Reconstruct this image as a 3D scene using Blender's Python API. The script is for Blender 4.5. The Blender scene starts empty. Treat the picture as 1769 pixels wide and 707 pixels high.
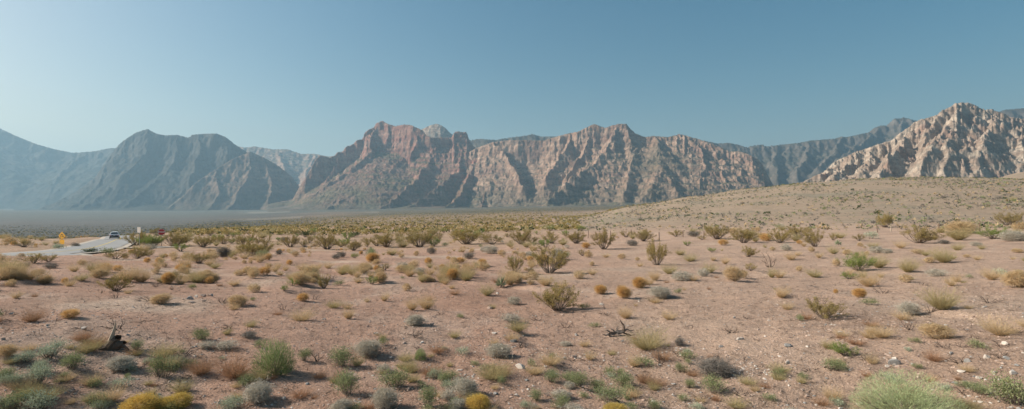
import bpy, math, random
import numpy as np
from mathutils import Vector

random.seed(7)
RNG = np.random.default_rng(11)
sc = bpy.context.scene
COL = sc.collection
F = 884.5            # focal length in photo pixels (90 degree view)
CX, CY = 884.5, 353.5
CAMH = 2.5

# ------------------------------------------------------------------ noise
def _hash(ix, iy, seed):
    h = (ix.astype(np.int64) * 374761393 + iy.astype(np.int64) * 668265263 + seed * 974634777) & 0xFFFFFFFF
    h = ((h ^ (h >> 13)) * 1274126177) & 0xFFFFFFFF
    h = ((h ^ (h >> 16)) * 2246822519) & 0xFFFFFFFF
    return (h ^ (h >> 15)) & 0xFFFFFFFF

def perlin(x, y, seed=0):
    x0 = np.floor(x); y0 = np.floor(y)
    fx = x - x0; fy = y - y0
    ix = x0.astype(np.int64); iy = y0.astype(np.int64)
    u = fx * fx * fx * (fx * (fx * 6 - 15) + 10)
    v = fy * fy * fy * (fy * (fy * 6 - 15) + 10)
    def g(dx, dy):
        a = _hash(ix + dx, iy + dy, seed).astype(np.float64) * (2 * math.pi / 4294967296.0)
        return np.cos(a) * (fx - dx) + np.sin(a) * (fy - dy)
    n00, n10, n01, n11 = g(0, 0), g(1, 0), g(0, 1), g(1, 1)
    a = n00 + u * (n10 - n00); b = n01 + u * (n11 - n01)
    return (a + v * (b - a)) * 1.4

def fbm(x, y, octv=5, seed=0, gain=0.5):
    s = np.zeros_like(x); a = 1.0; f = 1.0; t = 0
    for i in range(octv):
        s += a * perlin(x * f + 17.3 * i, y * f - 9.1 * i, seed + i * 13); t += a
        a *= gain; f *= 2.03
    return s / t

def ridged(x, y, octv=5, seed=0, gain=0.55):
    s = np.zeros_like(x); a = 1.0; f = 1.0; t = 0
    for i in range(octv):
        s += a * (1 - 2 * np.abs(perlin(x * f + 7.7 * i, y * f + 3.3 * i, seed + i * 29))); t += a
        a *= gain; f *= 2.07
    return s / t

def worley(x, y, seed=0):
    x0 = np.floor(x); y0 = np.floor(y)
    ix = x0.astype(np.int64); iy = y0.astype(np.int64)
    best = np.full(x.shape, 9.0)
    hgt = np.zeros(x.shape)
    for dx in (-1, 0, 1):
        for dy in (-1, 0, 1):
            h = _hash(ix + dx, iy + dy, seed)
            px = x0 + dx + (h & 0xFFFF) / 65536.0
            py = y0 + dy + ((h >> 16) & 0xFFFF) / 65536.0
            d = (px - x) ** 2 + (py - y) ** 2
            m = d < best
            best = np.where(m, d, best)
            hgt = np.where(m, ((h >> 7) & 0xFF) / 255.0, hgt)
    return np.sqrt(best), hgt

def sstep(a, b, x):
    t = np.clip((x - a) / (b - a), 0, 1)
    return t * t * (3 - 2 * t)

# ------------------------------------------------------------------ materials
def mat(name):
    m = bpy.data.materials.new(name); m.use_nodes = True
    nt = m.node_tree; nt.nodes.clear()
    out = nt.nodes.new('ShaderNodeOutputMaterial')
    return m, nt, out

def plain(name, col, rough=0.6, metal=0.0, var=0.12, scale=8.0, coat=0.0):
    m, nt, out = mat(name); N = nt.nodes; L = nt.links
    b = N.new('ShaderNodeBsdfPrincipled')
    b.inputs['Roughness'].default_value = rough; b.inputs['Metallic'].default_value = metal
    b.inputs['Coat Weight'].default_value = coat
    tc = N.new('ShaderNodeTexCoord'); no = N.new('ShaderNodeTexNoise')
    no.inputs['Scale'].default_value = scale; no.inputs['Detail'].default_value = 5
    L.new(tc.outputs['Object'], no.inputs['Vector'])
    mx = N.new('ShaderNodeMix'); mx.data_type = 'RGBA'
    mx.inputs[6].default_value = (*[c * (1 - var) for c in col], 1); mx.inputs[7].default_value = (*[min(1, c * (1 + var)) for c in col], 1)
    L.new(no.outputs['Fac'], mx.inputs[0]); L.new(mx.outputs[2], b.inputs['Base Color'])
    L.new(b.outputs[0], out.inputs[0])
    return m

def leafy(name, c1, c2, c3=None, trans=0.25, rough=0.7):
    """foliage: every blade its own tint between c1 and c2, every plant nudged toward c3"""
    m, nt, out = mat(name); N = nt.nodes; L = nt.links
    geo = N.new('ShaderNodeNewGeometry'); oi = N.new('ShaderNodeObjectInfo')
    mx = N.new('ShaderNodeMix'); mx.data_type = 'RGBA'
    mx.inputs[6].default_value = (*c1, 1); mx.inputs[7].default_value = (*c2, 1)
    L.new(geo.outputs['Random Per Island'], mx.inputs[0])
    m2 = N.new('ShaderNodeMix'); m2.data_type = 'RGBA'
    c3 = c3 or c2
    m2.inputs[7].default_value = (*c3, 1)
    ml = N.new('ShaderNodeMath'); ml.operation = 'MULTIPLY'; ml.inputs[1].default_value = 0.6
    L.new(oi.outputs['Random'], ml.inputs[0]); L.new(ml.outputs[0], m2.inputs[0])
    L.new(mx.outputs[2], m2.inputs[6])
    d = N.new('ShaderNodeBsdfDiffuse'); t = N.new('ShaderNodeBsdfTranslucent')
    L.new(m2.outputs[2], d.inputs[0]); L.new(m2.outputs[2], t.inputs[0])
    s = N.new('ShaderNodeMixShader'); s.inputs[0].default_value = trans
    L.new(d.outputs[0], s.inputs[1]); L.new(t.outputs[0], s.inputs[2])
    L.new(s.outputs[0], out.inputs[0])
    return m

def ground_mat():
    m, nt, out = mat('desert_soil'); N = nt.nodes; L = nt.links
    b = N.new('ShaderNodeBsdfPrincipled'); b.inputs['Roughness'].default_value = 0.95
    b.inputs['Specular IOR Level'].default_value = 0.15
    at = N.new('ShaderNodeAttribute'); at.attribute_name = 'soil'
    tc = N.new('ShaderNodeTexCoord')
    def noise(scale, det=6, rough=0.6):
        n = N.new('ShaderNodeTexNoise'); n.inputs['Scale'].default_value = scale
        n.inputs['Detail'].default_value = det; n.inputs['Roughness'].default_value = rough
        L.new(tc.outputs['Object'], n.inputs['Vector']); return n
    def ramp(src, lo, hi, a, z):
        r = N.new('ShaderNodeMapRange'); r.inputs[1].default_value = lo; r.inputs[2].default_value = hi
        r.inputs[3].default_value = a; r.inputs[4].default_value = z; L.new(src, r.inputs[0]); return r.outputs[0]
    def mult(a, c):
        x = N.new('ShaderNodeMath'); x.operation = 'MULTIPLY'; L.new(a, x.inputs[0]); L.new(c, x.inputs[1]); return x.outputs[0]
    v1 = ramp(noise(0.35).outputs['Fac'], 0.3, 0.7, 0.84, 1.16)
    v2 = ramp(noise(5.0, 8, 0.75).outputs['Fac'], 0.3, 0.7, 0.8, 1.22)
    v3 = ramp(noise(45.0, 4, 0.7).outputs['Fac'], 0.3, 0.7, 0.62, 1.4)
    v = mult(mult(v1, v2), v3)
    vm = N.new('ShaderNodeVectorMath'); vm.operation = 'SCALE'
    L.new(at.outputs['Color'], vm.inputs[0]); L.new(v, vm.inputs['Scale'])
    # scattered pale grains and small dark ones
    vo = N.new('ShaderNodeTexVoronoi'); vo.inputs['Scale'].default_value = 26.0
    L.new(tc.outputs['Object'], vo.inputs['Vector'])
    sp = N.new('ShaderNodeSeparateColor'); L.new(vo.outputs['Color'], sp.inputs[0])
    g1 = ramp(vo.outputs['Distance'], 0.18, 0.34, 1, 0)
    pick = ramp(sp.outputs[0], 0.66, 0.70, 0, 1)
    gm = mult(g1, pick)
    mx = N.new('ShaderNodeMix'); mx.data_type = 'RGBA'; L.new(gm, mx.inputs[0]); L.new(vm.outputs[0], mx.inputs[6])
    gc = N.new('ShaderNodeMix'); gc.data_type = 'RGBA'; L.new(sp.outputs[1], gc.inputs[0])
    gc.inputs[6].default_value = (0.16, 0.10, 0.075, 1); gc.inputs[7].default_value = (0.55, 0.46, 0.40, 1)
    L.new(gc.outputs[2], mx.inputs[7])
    L.new(mx.outputs[2], b.inputs['Base Color'])
    h = N.new('ShaderNodeMath'); h.operation = 'ADD'
    n5 = noise(3.0, 9, 0.7); n6 = noise(22.0, 5, 0.7)
    mm = N.new('ShaderNodeMath'); mm.operation = 'MULTIPLY'; mm.inputs[1].default_value = 0.35
    L.new(n6.outputs['Fac'], mm.inputs[0]); L.new(n5.outputs['Fac'], h.inputs[0]); L.new(mm.outputs[0], h.inputs[1])
    bp = N.new('ShaderNodeBump'); bp.inputs['Strength'].default_value = 0.9; bp.inputs['Distance'].default_value = 0.16
    L.new(h.outputs[0], bp.inputs['Height']); L.new(bp.outputs[0], b.inputs['Normal'])
    L.new(b.outputs[0], out.inputs[0])
    return m

def rock_mat(name, bump=5.0, scale=0.05, lo=0.45, hi=1.6):
    """mountain stone: the vertex colour holds the kind of stone or scree, noise breaks it up"""
    m, nt, out = mat(name); N = nt.nodes; L = nt.links
    b = N.new('ShaderNodeBsdfPrincipled'); b.inputs['Roughness'].default_value = 0.95
    b.inputs['Specular IOR Level'].default_value = 0.1
    at = N.new('ShaderNodeAttribute'); at.attribute_name = 'stone'
    tc = N.new('ShaderNodeTexCoord')
    n1 = N.new('ShaderNodeTexNoise'); n1.inputs['Scale'].default_value = scale; n1.inputs['Detail'].default_value = 8
    n1.inputs['Roughness'].default_value = 0.8; L.new(tc.outputs['Object'], n1.inputs['Vector'])
    mp = N.new('ShaderNodeMapping'); mp.inputs['Scale'].default_value = (0.25, 0.25, 1.6)
    L.new(tc.outputs['Object'], mp.inputs['Vector'])
    n2 = N.new('ShaderNodeTexNoise'); n2.inputs['Scale'].default_value = scale * 0.5; n2.inputs['Detail'].default_value = 5
    L.new(mp.outputs[0], n2.inputs['Vector'])
    r1 = N.new('ShaderNodeMapRange'); r1.inputs[1].default_value = 0.3; r1.inputs[2].default_value = 0.7
    r1.inputs[3].default_value = lo; r1.inputs[4].default_value = hi; L.new(n1.outputs['Fac'], r1.inputs[0])
    r2 = N.new('ShaderNodeMapRange'); r2.inputs[1].default_value = 0.35; r2.inputs[2].default_value = 0.65
    r2.inputs[3].default_value = 0.84; r2.inputs[4].default_value = 1.16; L.new(n2.outputs['Fac'], r2.inputs[0])
    mm = N.new('ShaderNodeMath'); mm.operation = 'MULTIPLY'; L.new(r1.outputs[0], mm.inputs[0]); L.new(r2.outputs[0], mm.inputs[1])
    vm = N.new('ShaderNodeVectorMath'); vm.operation = 'SCALE'
    L.new(at.outputs['Color'], vm.inputs[0]); L.new(mm.outputs[0], vm.inputs['Scale'])
    L.new(vm.outputs[0], b.inputs['Base Color'])
    bp = N.new('ShaderNodeBump'); bp.inputs['Strength'].default_value = 0.8; bp.inputs['Distance'].default_value = bump
    L.new(n1.outputs['Fac'], bp.inputs['Height']); L.new(bp.outputs[0], b.inputs['Normal'])
    L.new(b.outputs[0], out.inputs[0])
    return m

# ------------------------------------------------------------------ mesh helpers
def mesh_np(name, V, faces, mats, mi=None, smooth=True):
    """faces: list of (k x n int arrays), one array per polygon size"""
    me = bpy.data.meshes.new(name)
    V = np.ascontiguousarray(V, dtype=np.float32)
    me.vertices.add(len(V)); me.vertices.foreach_set('co', V.ravel())
    loops = np.concatenate([f.ravel() for f in faces]).astype(np.int32)
    tot = np.concatenate([np.full(len(f), f.shape[1], dtype=np.int32) for f in faces])
    start = np.concatenate([[0], np.cumsum(tot)[:-1]]).astype(np.int32)
    me.loops.add(len(loops)); me.loops.foreach_set('vertex_index', loops)
    me.polygons.add(len(tot)); me.polygons.foreach_set('loop_start', start)
    try: me.polygons.foreach_set('loop_total', tot)
    except Exception: pass
    me.polygons.foreach_set('use_smooth', np.full(len(tot), smooth, dtype=bool))
    for m in mats: me.materials.append(m)
    if mi is not None: me.polygons.foreach_set('material_index', mi.astype(np.int32))
    me.update(calc_edges=True)
    return me

def set_color(me, name, C):
    a = me.color_attributes.new(name, 'FLOAT_COLOR', 'POINT')
    C4 = np.ones((len(C), 4), dtype=np.float32); C4[:, :3] = C
    a.data.foreach_set('color', C4.ravel())

def link(name, me, parent=None):
    o = bpy.data.objects.new(name, me); COL.objects.link(o)
    if parent is not None: o.parent = parent
    return o

def tag(o, label=None, cat=None, group=None, kind=None):
    if label: o['label'] = label
    if cat: o['category'] = cat
    if group: o['group'] = group
    if kind: o['kind'] = kind
    return o

def empty(name, loc, rz=0.0, s=1.0):
    o = bpy.data.objects.new(name, None); COL.objects.link(o)
    o.location = loc; o.rotation_euler = (0, 0, rz); o.empty_display_size = 0.2
    if isinstance(s, (int, float)): s = (s, s, s)
    o.scale = s
    return o

def grid_faces(nr, nc):
    i = np.arange(nr - 1)[:, None] * nc + np.arange(nc - 1)[None, :]
    return np.stack([i, i + 1, i + nc + 1, i + nc], axis=-1).reshape(-1, 4)

# ------------------------------------------------------------------ terrain
RS = np.array([6, 10, 20, 30, 50, 75, 110, 160, 220, 300, 350, 420, 600, 800, 1500, 3000, 4500, 8000, 16000], float)
ROWS = {
    -150: [721, 583, 490, 462, 442, 429, 415, 417, 420, 420, 418, 416, 409, 402, 390, 376, 366, 361, 358],
    0:    [721, 583, 490, 462, 441, 428, 413, 416, 419, 419, 417, 415, 409, 402, 390, 376, 366, 361, 358],
    100:  [721, 583, 490, 462, 440, 427, 413, 415, 418, 418, 416, 414, 408, 402, 390, 376, 366, 361, 358],
    200:  [721, 583, 490, 462, 439, 426, 413.5, 407.5, 411, 413, 412, 410, 405, 400, 389, 375, 365.5, 361, 358],
    300:  [721, 583, 490, 462, 438, 426, 412, 403, 404, 406, 405, 403, 399, 395, 386, 373, 365, 360, 358],
    400:  [721, 583, 490, 462, 437, 425, 411, 401, 397, 396, 395, 394, 391, 387, 380, 370, 363.5, 359, 357],
    600:  [721, 583, 490, 462, 436, 424, 412, 402, 395, 389, 387, 384, 379, 376, 371, 364, 360, 357, 356],
    800:  [721, 583, 490, 461, 433, 420, 408, 398, 391, 385, 382, 379, 374, 370, 365, 360, 358, 356, 355],
    900:  [721, 583, 490, 461, 431, 418, 406, 395, 388, 381, 378, 375, 370, 367, 361, 357.5, 356, 355, 354.5],
    1000: [721, 583, 490, 460, 430, 417, 404, 392, 383, 377, 376, 376, 371, 367, 359, 356, 355, 354.5, 354],
    1100: [721, 583, 490, 460, 429, 415, 401, 383, 368, 357, 355, 359, 364, 362, 357, 355, 354.5, 354, 354],
    1200: [721, 583, 490, 460, 428, 412, 398, 375, 356, 342, 339, 345, 356, 357, 355, 354.5, 354, 354, 354],
    1300: [721, 583, 490, 459, 427, 411, 396, 368, 346, 329, 326, 332, 350, 353, 353, 353, 353, 353, 353],
    1400: [721, 583, 490, 459, 426, 410, 395, 365, 339, 319, 316, 321, 345, 352, 352, 352, 352, 352, 353],
    1500: [721, 583, 490, 459, 426, 410, 395, 363, 334, 312, 309, 313, 335, 347, 351, 352, 352, 352, 353],
    1600: [721, 583, 490, 459, 426, 410, 395, 363, 333, 310, 307.5, 310, 328, 340, 350, 352, 352, 352, 353],
    1690: [721, 583, 490, 459, 426, 409, 394, 363, 334, 311, 309, 312, 316, 318, 340, 350, 352, 352, 353],
    1769: [721, 583, 490, 459, 425, 408, 393, 363, 335, 313, 311, 311, 302, 299, 330, 350, 352, 352, 353],
    1950: [721, 583, 490, 459, 425, 408, 393, 364, 338, 318, 315, 312, 295, 288, 320, 350, 352, 352, 353],
}
_TH = np.array([math.atan((X - CX) / F) for X in ROWS])
_Z = np.array([[(CY - p) / F * r * math.cos(t) + CAMH for p, r in zip(ROWS[X], RS)] for X, t in zip(ROWS, _TH)])
_Z[:, 0] = 0.0
_LR = np.log(RS)

def _catmull(tab, fi):
    """1-D Catmull-Rom along axis 1 of tab at fractional index fi"""
    n = tab.shape[1]
    i = np.clip(np.floor(fi).astype(int), 0, n - 2); f = fi - i
    return i, f

def base_ground(x, y):
    r = np.hypot(x, y) + 1e-6
    th = np.clip(np.arctan2(x, y), _TH[0], _TH[-1])
    lr = np.clip(np.log(np.maximum(r, 1e-3)), _LR[0], _LR[-1])
    ti = np.interp(th, _TH, np.arange(len(_TH)))
    ri = np.interp(lr, _LR, np.arange(len(_LR)))
    i0 = np.clip(np.floor(ti).astype(int), 0, len(_TH) - 2); ft = ti - i0
    ft = ft * ft * (3 - 2 * ft) * 0.6 + ft * 0.4
    j0 = np.clip(np.floor(ri).astype(int), 0, len(RS) - 2); fr = ri - j0
    def row(i):
        pm = _Z[i, np.maximum(j0 - 1, 0)]; p0 = _Z[i, j0]; p1 = _Z[i, j0 + 1]; p2 = _Z[i, np.minimum(j0 + 2, len(RS) - 1)]
        l0, l1 = _LR[j0], _LR[j0 + 1]; lm = _LR[np.maximum(j0 - 1, 0)]; l2 = _LR[np.minimum(j0 + 2, len(RS) - 1)]
        d = (p1 - p0) / (l1 - l0)
        dm = np.where(j0 > 0, (p0 - pm) / np.maximum(l0 - lm, 1e-6), 0); dp = np.where(j0 < len(RS) - 2, (p2 - p1) / np.maximum(l2 - l1, 1e-6), d)
        m0 = np.where(dm * d > 0, 2 * dm * d / (dm + d + 1e-12), 0) * (l1 - l0)
        m1 = np.where(dp * d > 0, 2 * dp * d / (dp + d + 1e-12), 0) * (l1 - l0)
        t = fr
        return (2 * t**3 - 3 * t**2 + 1) * p0 + (t**3 - 2 * t**2 + t) * m0 + (-2 * t**3 + 3 * t**2) * p1 + (t**3 - t**2) * m1
    z = row(i0) * (1 - ft) + row(i0 + 1) * ft
    return z

def sight(px, py):
    """where the sight line through a photo pixel meets the smooth ground"""
    t = math.atan((px - CX) / F)
    r = np.geomspace(5, 500, 1500)
    x, y = r * math.sin(t), r * math.cos(t)
    row = CY - (base_ground(x, y) - CAMH) / y * F
    k = np.nonzero(row <= py)[0]; k = k[0] if len(k) else int(np.argmin(row))
    return x[k], y[k]
ROAD = np.array([(-196, 250), (-160, 205)] + [sight(*p) for p in ((207, 410.5), (201, 414), (190, 419), (172, 425), (143, 431), (100, 435.5), (50, 439), (0, 442.5))] + [(-52, 22), (-58, 0), (-70, -40)], float)
TRACK = np.array([sight(185, 427.5), sight(235, 427.5), sight(270, 427), sight(300, 426)], float)

def poly_dist(x, y, P):
    d = np.full(np.shape(x), 1e9)
    for (x0, y0), (x1, y1) in zip(P[:-1], P[1:]):
        dx, dy = x1 - x0, y1 - y0
        t = np.clip(((x - x0) * dx + (y - y0) * dy) / (dx * dx + dy * dy), 0, 1)
        d = np.minimum(d, np.hypot(x - x0 - t * dx, y - y0 - t * dy))
    return d

def smooth_line(P, n=14):
    out = []
    for i in range(len(P) - 1):
        p0 = P[max(i - 1, 0)]; p1 = P[i]; p2 = P[i + 1]; p3 = P[min(i + 2, len(P) - 1)]
        for k in range(n):
            t = k / n
            out.append(0.5 * (2 * p1 + (p2 - p0) * t + (2 * p0 - 5 * p1 + 4 * p2 - p3) * t * t + (3 * p1 - p0 - 3 * p2 + p3) * t**3))
    out.append(P[-1]); return np.array(out)
ROADL = smooth_line(ROAD)
_rt = np.arctan2(ROADL[:, 0], ROADL[:, 1]); _o = np.argsort(_rt); _RT, _RR = _rt[_o], np.hypot(ROADL[:, 0], ROADL[:, 1])[_o]
TRACKL = smooth_line(TRACK)

def ground_z(x, y):
    x = np.asarray(x, float); y = np.asarray(y, float)
    r = np.hypot(x, y)
    z = base_ground(x, y)
    n = 0.16 * fbm(x / 7.0, y / 7.0, 4, 3) + 0.055 * fbm(x / 1.3, y / 1.3, 4, 5) + 0.022 * fbm(x / 0.35, y / 0.35, 3, 8)
    # low eroded banks in the foreground
    w = fbm(x / 9.0, y / 9.0, 3, 40)
    bank = 0.09 * sstep(-0.03, 0.03, w)
    n = n + bank * sstep(60, 18, r)
    big = 0.5 * fbm(x / 40.0, y / 40.0, 4, 21) * sstep(25, 90, r) + 2.2 * fbm(x / 160.0, y / 160.0, 4, 31) * sstep(180, 700, r)
    rd = np.full(np.shape(x), 1e9)
    m = (x < -20) & (x > -230) & (y < 300) & (y > -60)
    if np.any(m):
        rd = rd.copy(); rd[m] = poly_dist(x[m], y[m], ROADL[::3])
        td = poly_dist(x[m], y[m], TRACKL); rd[m] = np.minimum(rd[m], td + 1.2)
    berm = np.zeros(np.shape(x))
    if np.any(m):
        rn = np.interp(np.arctan2(x[m], y[m]), _RT, _RR)
        berm[m] = 0.16 * sstep(3.4, 6.0, rd[m]) * sstep(15, 8, rd[m]) * (r[m] < rn) * sstep(-0.66, -0.70, np.arctan2(x[m], y[m]))
    k = sstep(3.0, 7.5, rd)
    return z + berm + (n + big) * k - 0.12 * (1 - sstep(3.2, 4.4, rd))

def smooth_ground(x, y):
    """the road's own level: the ground without its bumps"""
    return base_ground(np.asarray(x, float), np.asarray(y, float))

# one sheet, full circle; fine where the photograph looks
th_f = np.radians(np.linspace(-52, 52, 1250))
th_b = np.radians(np.linspace(52, 308, 130))[1:-1]
TH = np.concatenate([th_f, th_b, [th_f[0] + 2 * math.pi]])
RR = np.concatenate([[0.0], np.geomspace(0.8, 4.5, 14), np.geomspace(4.6, 420, 560), np.geomspace(425, 13000, 110)])
R2, T2 = np.meshgrid(RR, TH, indexing='ij')
gx = R2 * np.sin(T2); gy = R2 * np.cos(T2)
gz = ground_z(gx.ravel(), gy.ravel()).reshape(gx.shape)
V = np.stack([gx, gy, gz], -1).reshape(-1, 3)
gxr, gyr, rr, tt = gx.ravel(), gy.ravel(), R2.ravel(), T2.ravel()
ttw = (tt + math.pi) % (2 * math.pi) - math.pi
red = np.array([0.395, 0.25, 0.18]); tan = np.array([0.37, 0.275, 0.20]); pale = np.array([0.47, 0.355, 0.27])
olive = np.array([0.135, 0.125, 0.075]); bluegrey = np.array([0.06, 0.066, 0.06]); dust = np.array([0.10, 0.092, 0.078])
Cn = np.tile(red, (len(V), 1))
def blend(C, col, f): return C * (1 - f[:, None]) + col * f[:, None]
pn = fbm(gxr / 6.0, gyr / 6.0, 5, 71)
Cn = blend(Cn, pale, 0.8 * sstep(0.05, 0.4, pn))
Cn = blend(Cn, np.array([0.49, 0.38, 0.30]), 0.38 * sstep(0.12, 0.3, fbm(gxr / 2.6 + 31, gyr / 4.5, 4, 79)) * sstep(40, 15, rr))
Cn = blend(Cn, np.array([0.32, 0.185, 0.125]), 0.55 * sstep(0.02, 0.4, fbm(gxr / 4.0 + 50, gyr / 9.0, 5, 77)))
right = sstep(-0.1, 0.35, ttw)
Cn = blend(Cn, np.array([0.42, 0.30, 0.22]), 0.7 * right)
# the hill: greyer tan gravel
hill = sstep(95, 150, rr) * sstep(0.02, 0.16, ttw) * sstep(900, 600, rr)
Cn = blend(Cn, np.array([0.285, 0.22, 0.155]), hill * (0.85 + 0.15 * pn))
hn = fbm(gxr / 25.0, gyr / 25.0, 5, 90)
Cn = blend(Cn, np.array([0.20, 0.185, 0.135]), hill * 0.6 * sstep(0.0, 0.4, hn))
left = 1 - sstep(0.0, 0.15, ttw)
# tan dry-grass soil around the road, scrub plain behind, dusty flat far out
Cn = blend(Cn, np.array([0.36, 0.255, 0.165]), left * sstep(45, 70, rr) * sstep(260, 170, rr) * 0.6)
scr = fbm(gxr / 70.0, gyr / 70.0, 5, 101)
Cn = blend(Cn, olive, left * sstep(180, 330, rr) * sstep(1500, 1000, rr) * (0.55 + 0.35 * scr))
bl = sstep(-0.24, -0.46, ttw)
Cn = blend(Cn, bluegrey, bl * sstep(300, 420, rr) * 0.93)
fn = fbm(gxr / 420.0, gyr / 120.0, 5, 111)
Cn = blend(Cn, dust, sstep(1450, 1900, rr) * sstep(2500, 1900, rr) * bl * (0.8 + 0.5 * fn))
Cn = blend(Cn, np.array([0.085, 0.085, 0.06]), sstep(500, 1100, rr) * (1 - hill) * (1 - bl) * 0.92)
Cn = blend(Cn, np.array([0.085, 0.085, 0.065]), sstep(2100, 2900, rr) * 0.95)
Cn *= (1 + 0.3 * fbm(gxr / 200.0, gyr / 60.0, 4, 121) * sstep(400, 1500, rr))[:, None]
# bare washes on the far flat
def wash(X0, X1, r0, r1, s):
    global Cn
    t0, t1 = math.atan((X0 - CX) / F), math.atan((X1 - CX) / F)
    e = 0.06 * fbm(gxr / 90.0, gyr / 90.0, 3, 131)
    f = sstep(t0 - .01, t0 + .02, ttw + e) * sstep(t1 + .004, t1 - .004, ttw + 0.1 * e) * sstep(r0 * .97, r0 * 1.02, rr) * sstep(r1 * 1.05, r1 * .97, rr)
    Cn = blend(Cn, np.array([0.26, 0.225, 0.18]), f * s)
wash(400, 522, 1250, 1600, 0.45); wash(420, 500, 3000, 3600, 0.5); wash(632, 655, 1900, 2300, 0.7); wash(925, 950, 2100, 2600, 0.6)
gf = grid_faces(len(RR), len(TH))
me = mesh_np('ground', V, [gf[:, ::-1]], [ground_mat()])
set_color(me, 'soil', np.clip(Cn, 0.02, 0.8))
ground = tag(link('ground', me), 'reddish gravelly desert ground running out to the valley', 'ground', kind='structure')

def at_pixel(px, py):
    """where the sight line through a photo pixel meets the ground"""
    t = math.atan((px - CX) / F)
    r = np.geomspace(4, 520, 2600)
    x, y = r * math.sin(t), r * math.cos(t)
    z = ground_z(x, y)
    row = CY - (z - CAMH) / y * F
    k = np.nonzero(row <= py)[0]
    k = k[0] if len(k) else int(np.argmin(row))
    return x[k], y[k], z[k]

# ------------------------------------------------------------------ road
asphalt = plain('asphalt', (0.25, 0.245, 0.235), 0.8, var=0.25, scale=0.6)
shoulder_m = plain('pale_gravel', (0.42, 0.36, 0.29), 0.95, var=0.25, scale=1.2)
yellow_line = plain('road_paint', (0.55, 0.40, 0.08), 0.7)
def strip(name, P, w, lift, m, off=0.0, nx=6):
    T = np.gradient(P, axis=0); T /= np.linalg.norm(T, axis=1)[:, None]
    Nn = np.stack([T[:, 1], -T[:, 0]], 1)
    u = np.linspace(-w / 2, w / 2, nx) + off
    Q = P[:, None, :] + Nn[:, None, :] * u[None, :, None]
    zc = smooth_ground(P[:, 0], P[:, 1])
    z = smooth_ground(Q[..., 0].ravel(), Q[..., 1].ravel()).reshape(Q.shape[:2]) + lift
    Vt = np.concatenate([Q, z[..., None]], -1).reshape(-1, 3)
    me = mesh_np(name, Vt, [grid_faces(len(P), nx)], [m])
    return link(name, me)
tag(strip('road_shoulder', ROADL, 5.8, -0.02, shoulder_m), 'pale gravel shoulder along the road', 'shoulder', kind='structure')
tag(strip('road', ROADL, 4.5, 0.012, asphalt), 'grey asphalt road curving over the rise', 'road', kind='structure')
tag(strip('road_centre_line', ROADL, 0.16, 0.022, yellow_line, nx=2), 'faded yellow centre line', 'road marking', kind='structure')
tag(strip('gravel_path', TRACKL, 3.0, 0.004, shoulder_m), 'pale gravel track joining the road', 'path', kind='structure')

# ------------------------------------------------------------------ mountains
def W(p):
    X, Y, D = p
    return ((X - CX) / F * D, D, CAMH + (CY - Y) / F * D)

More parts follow.
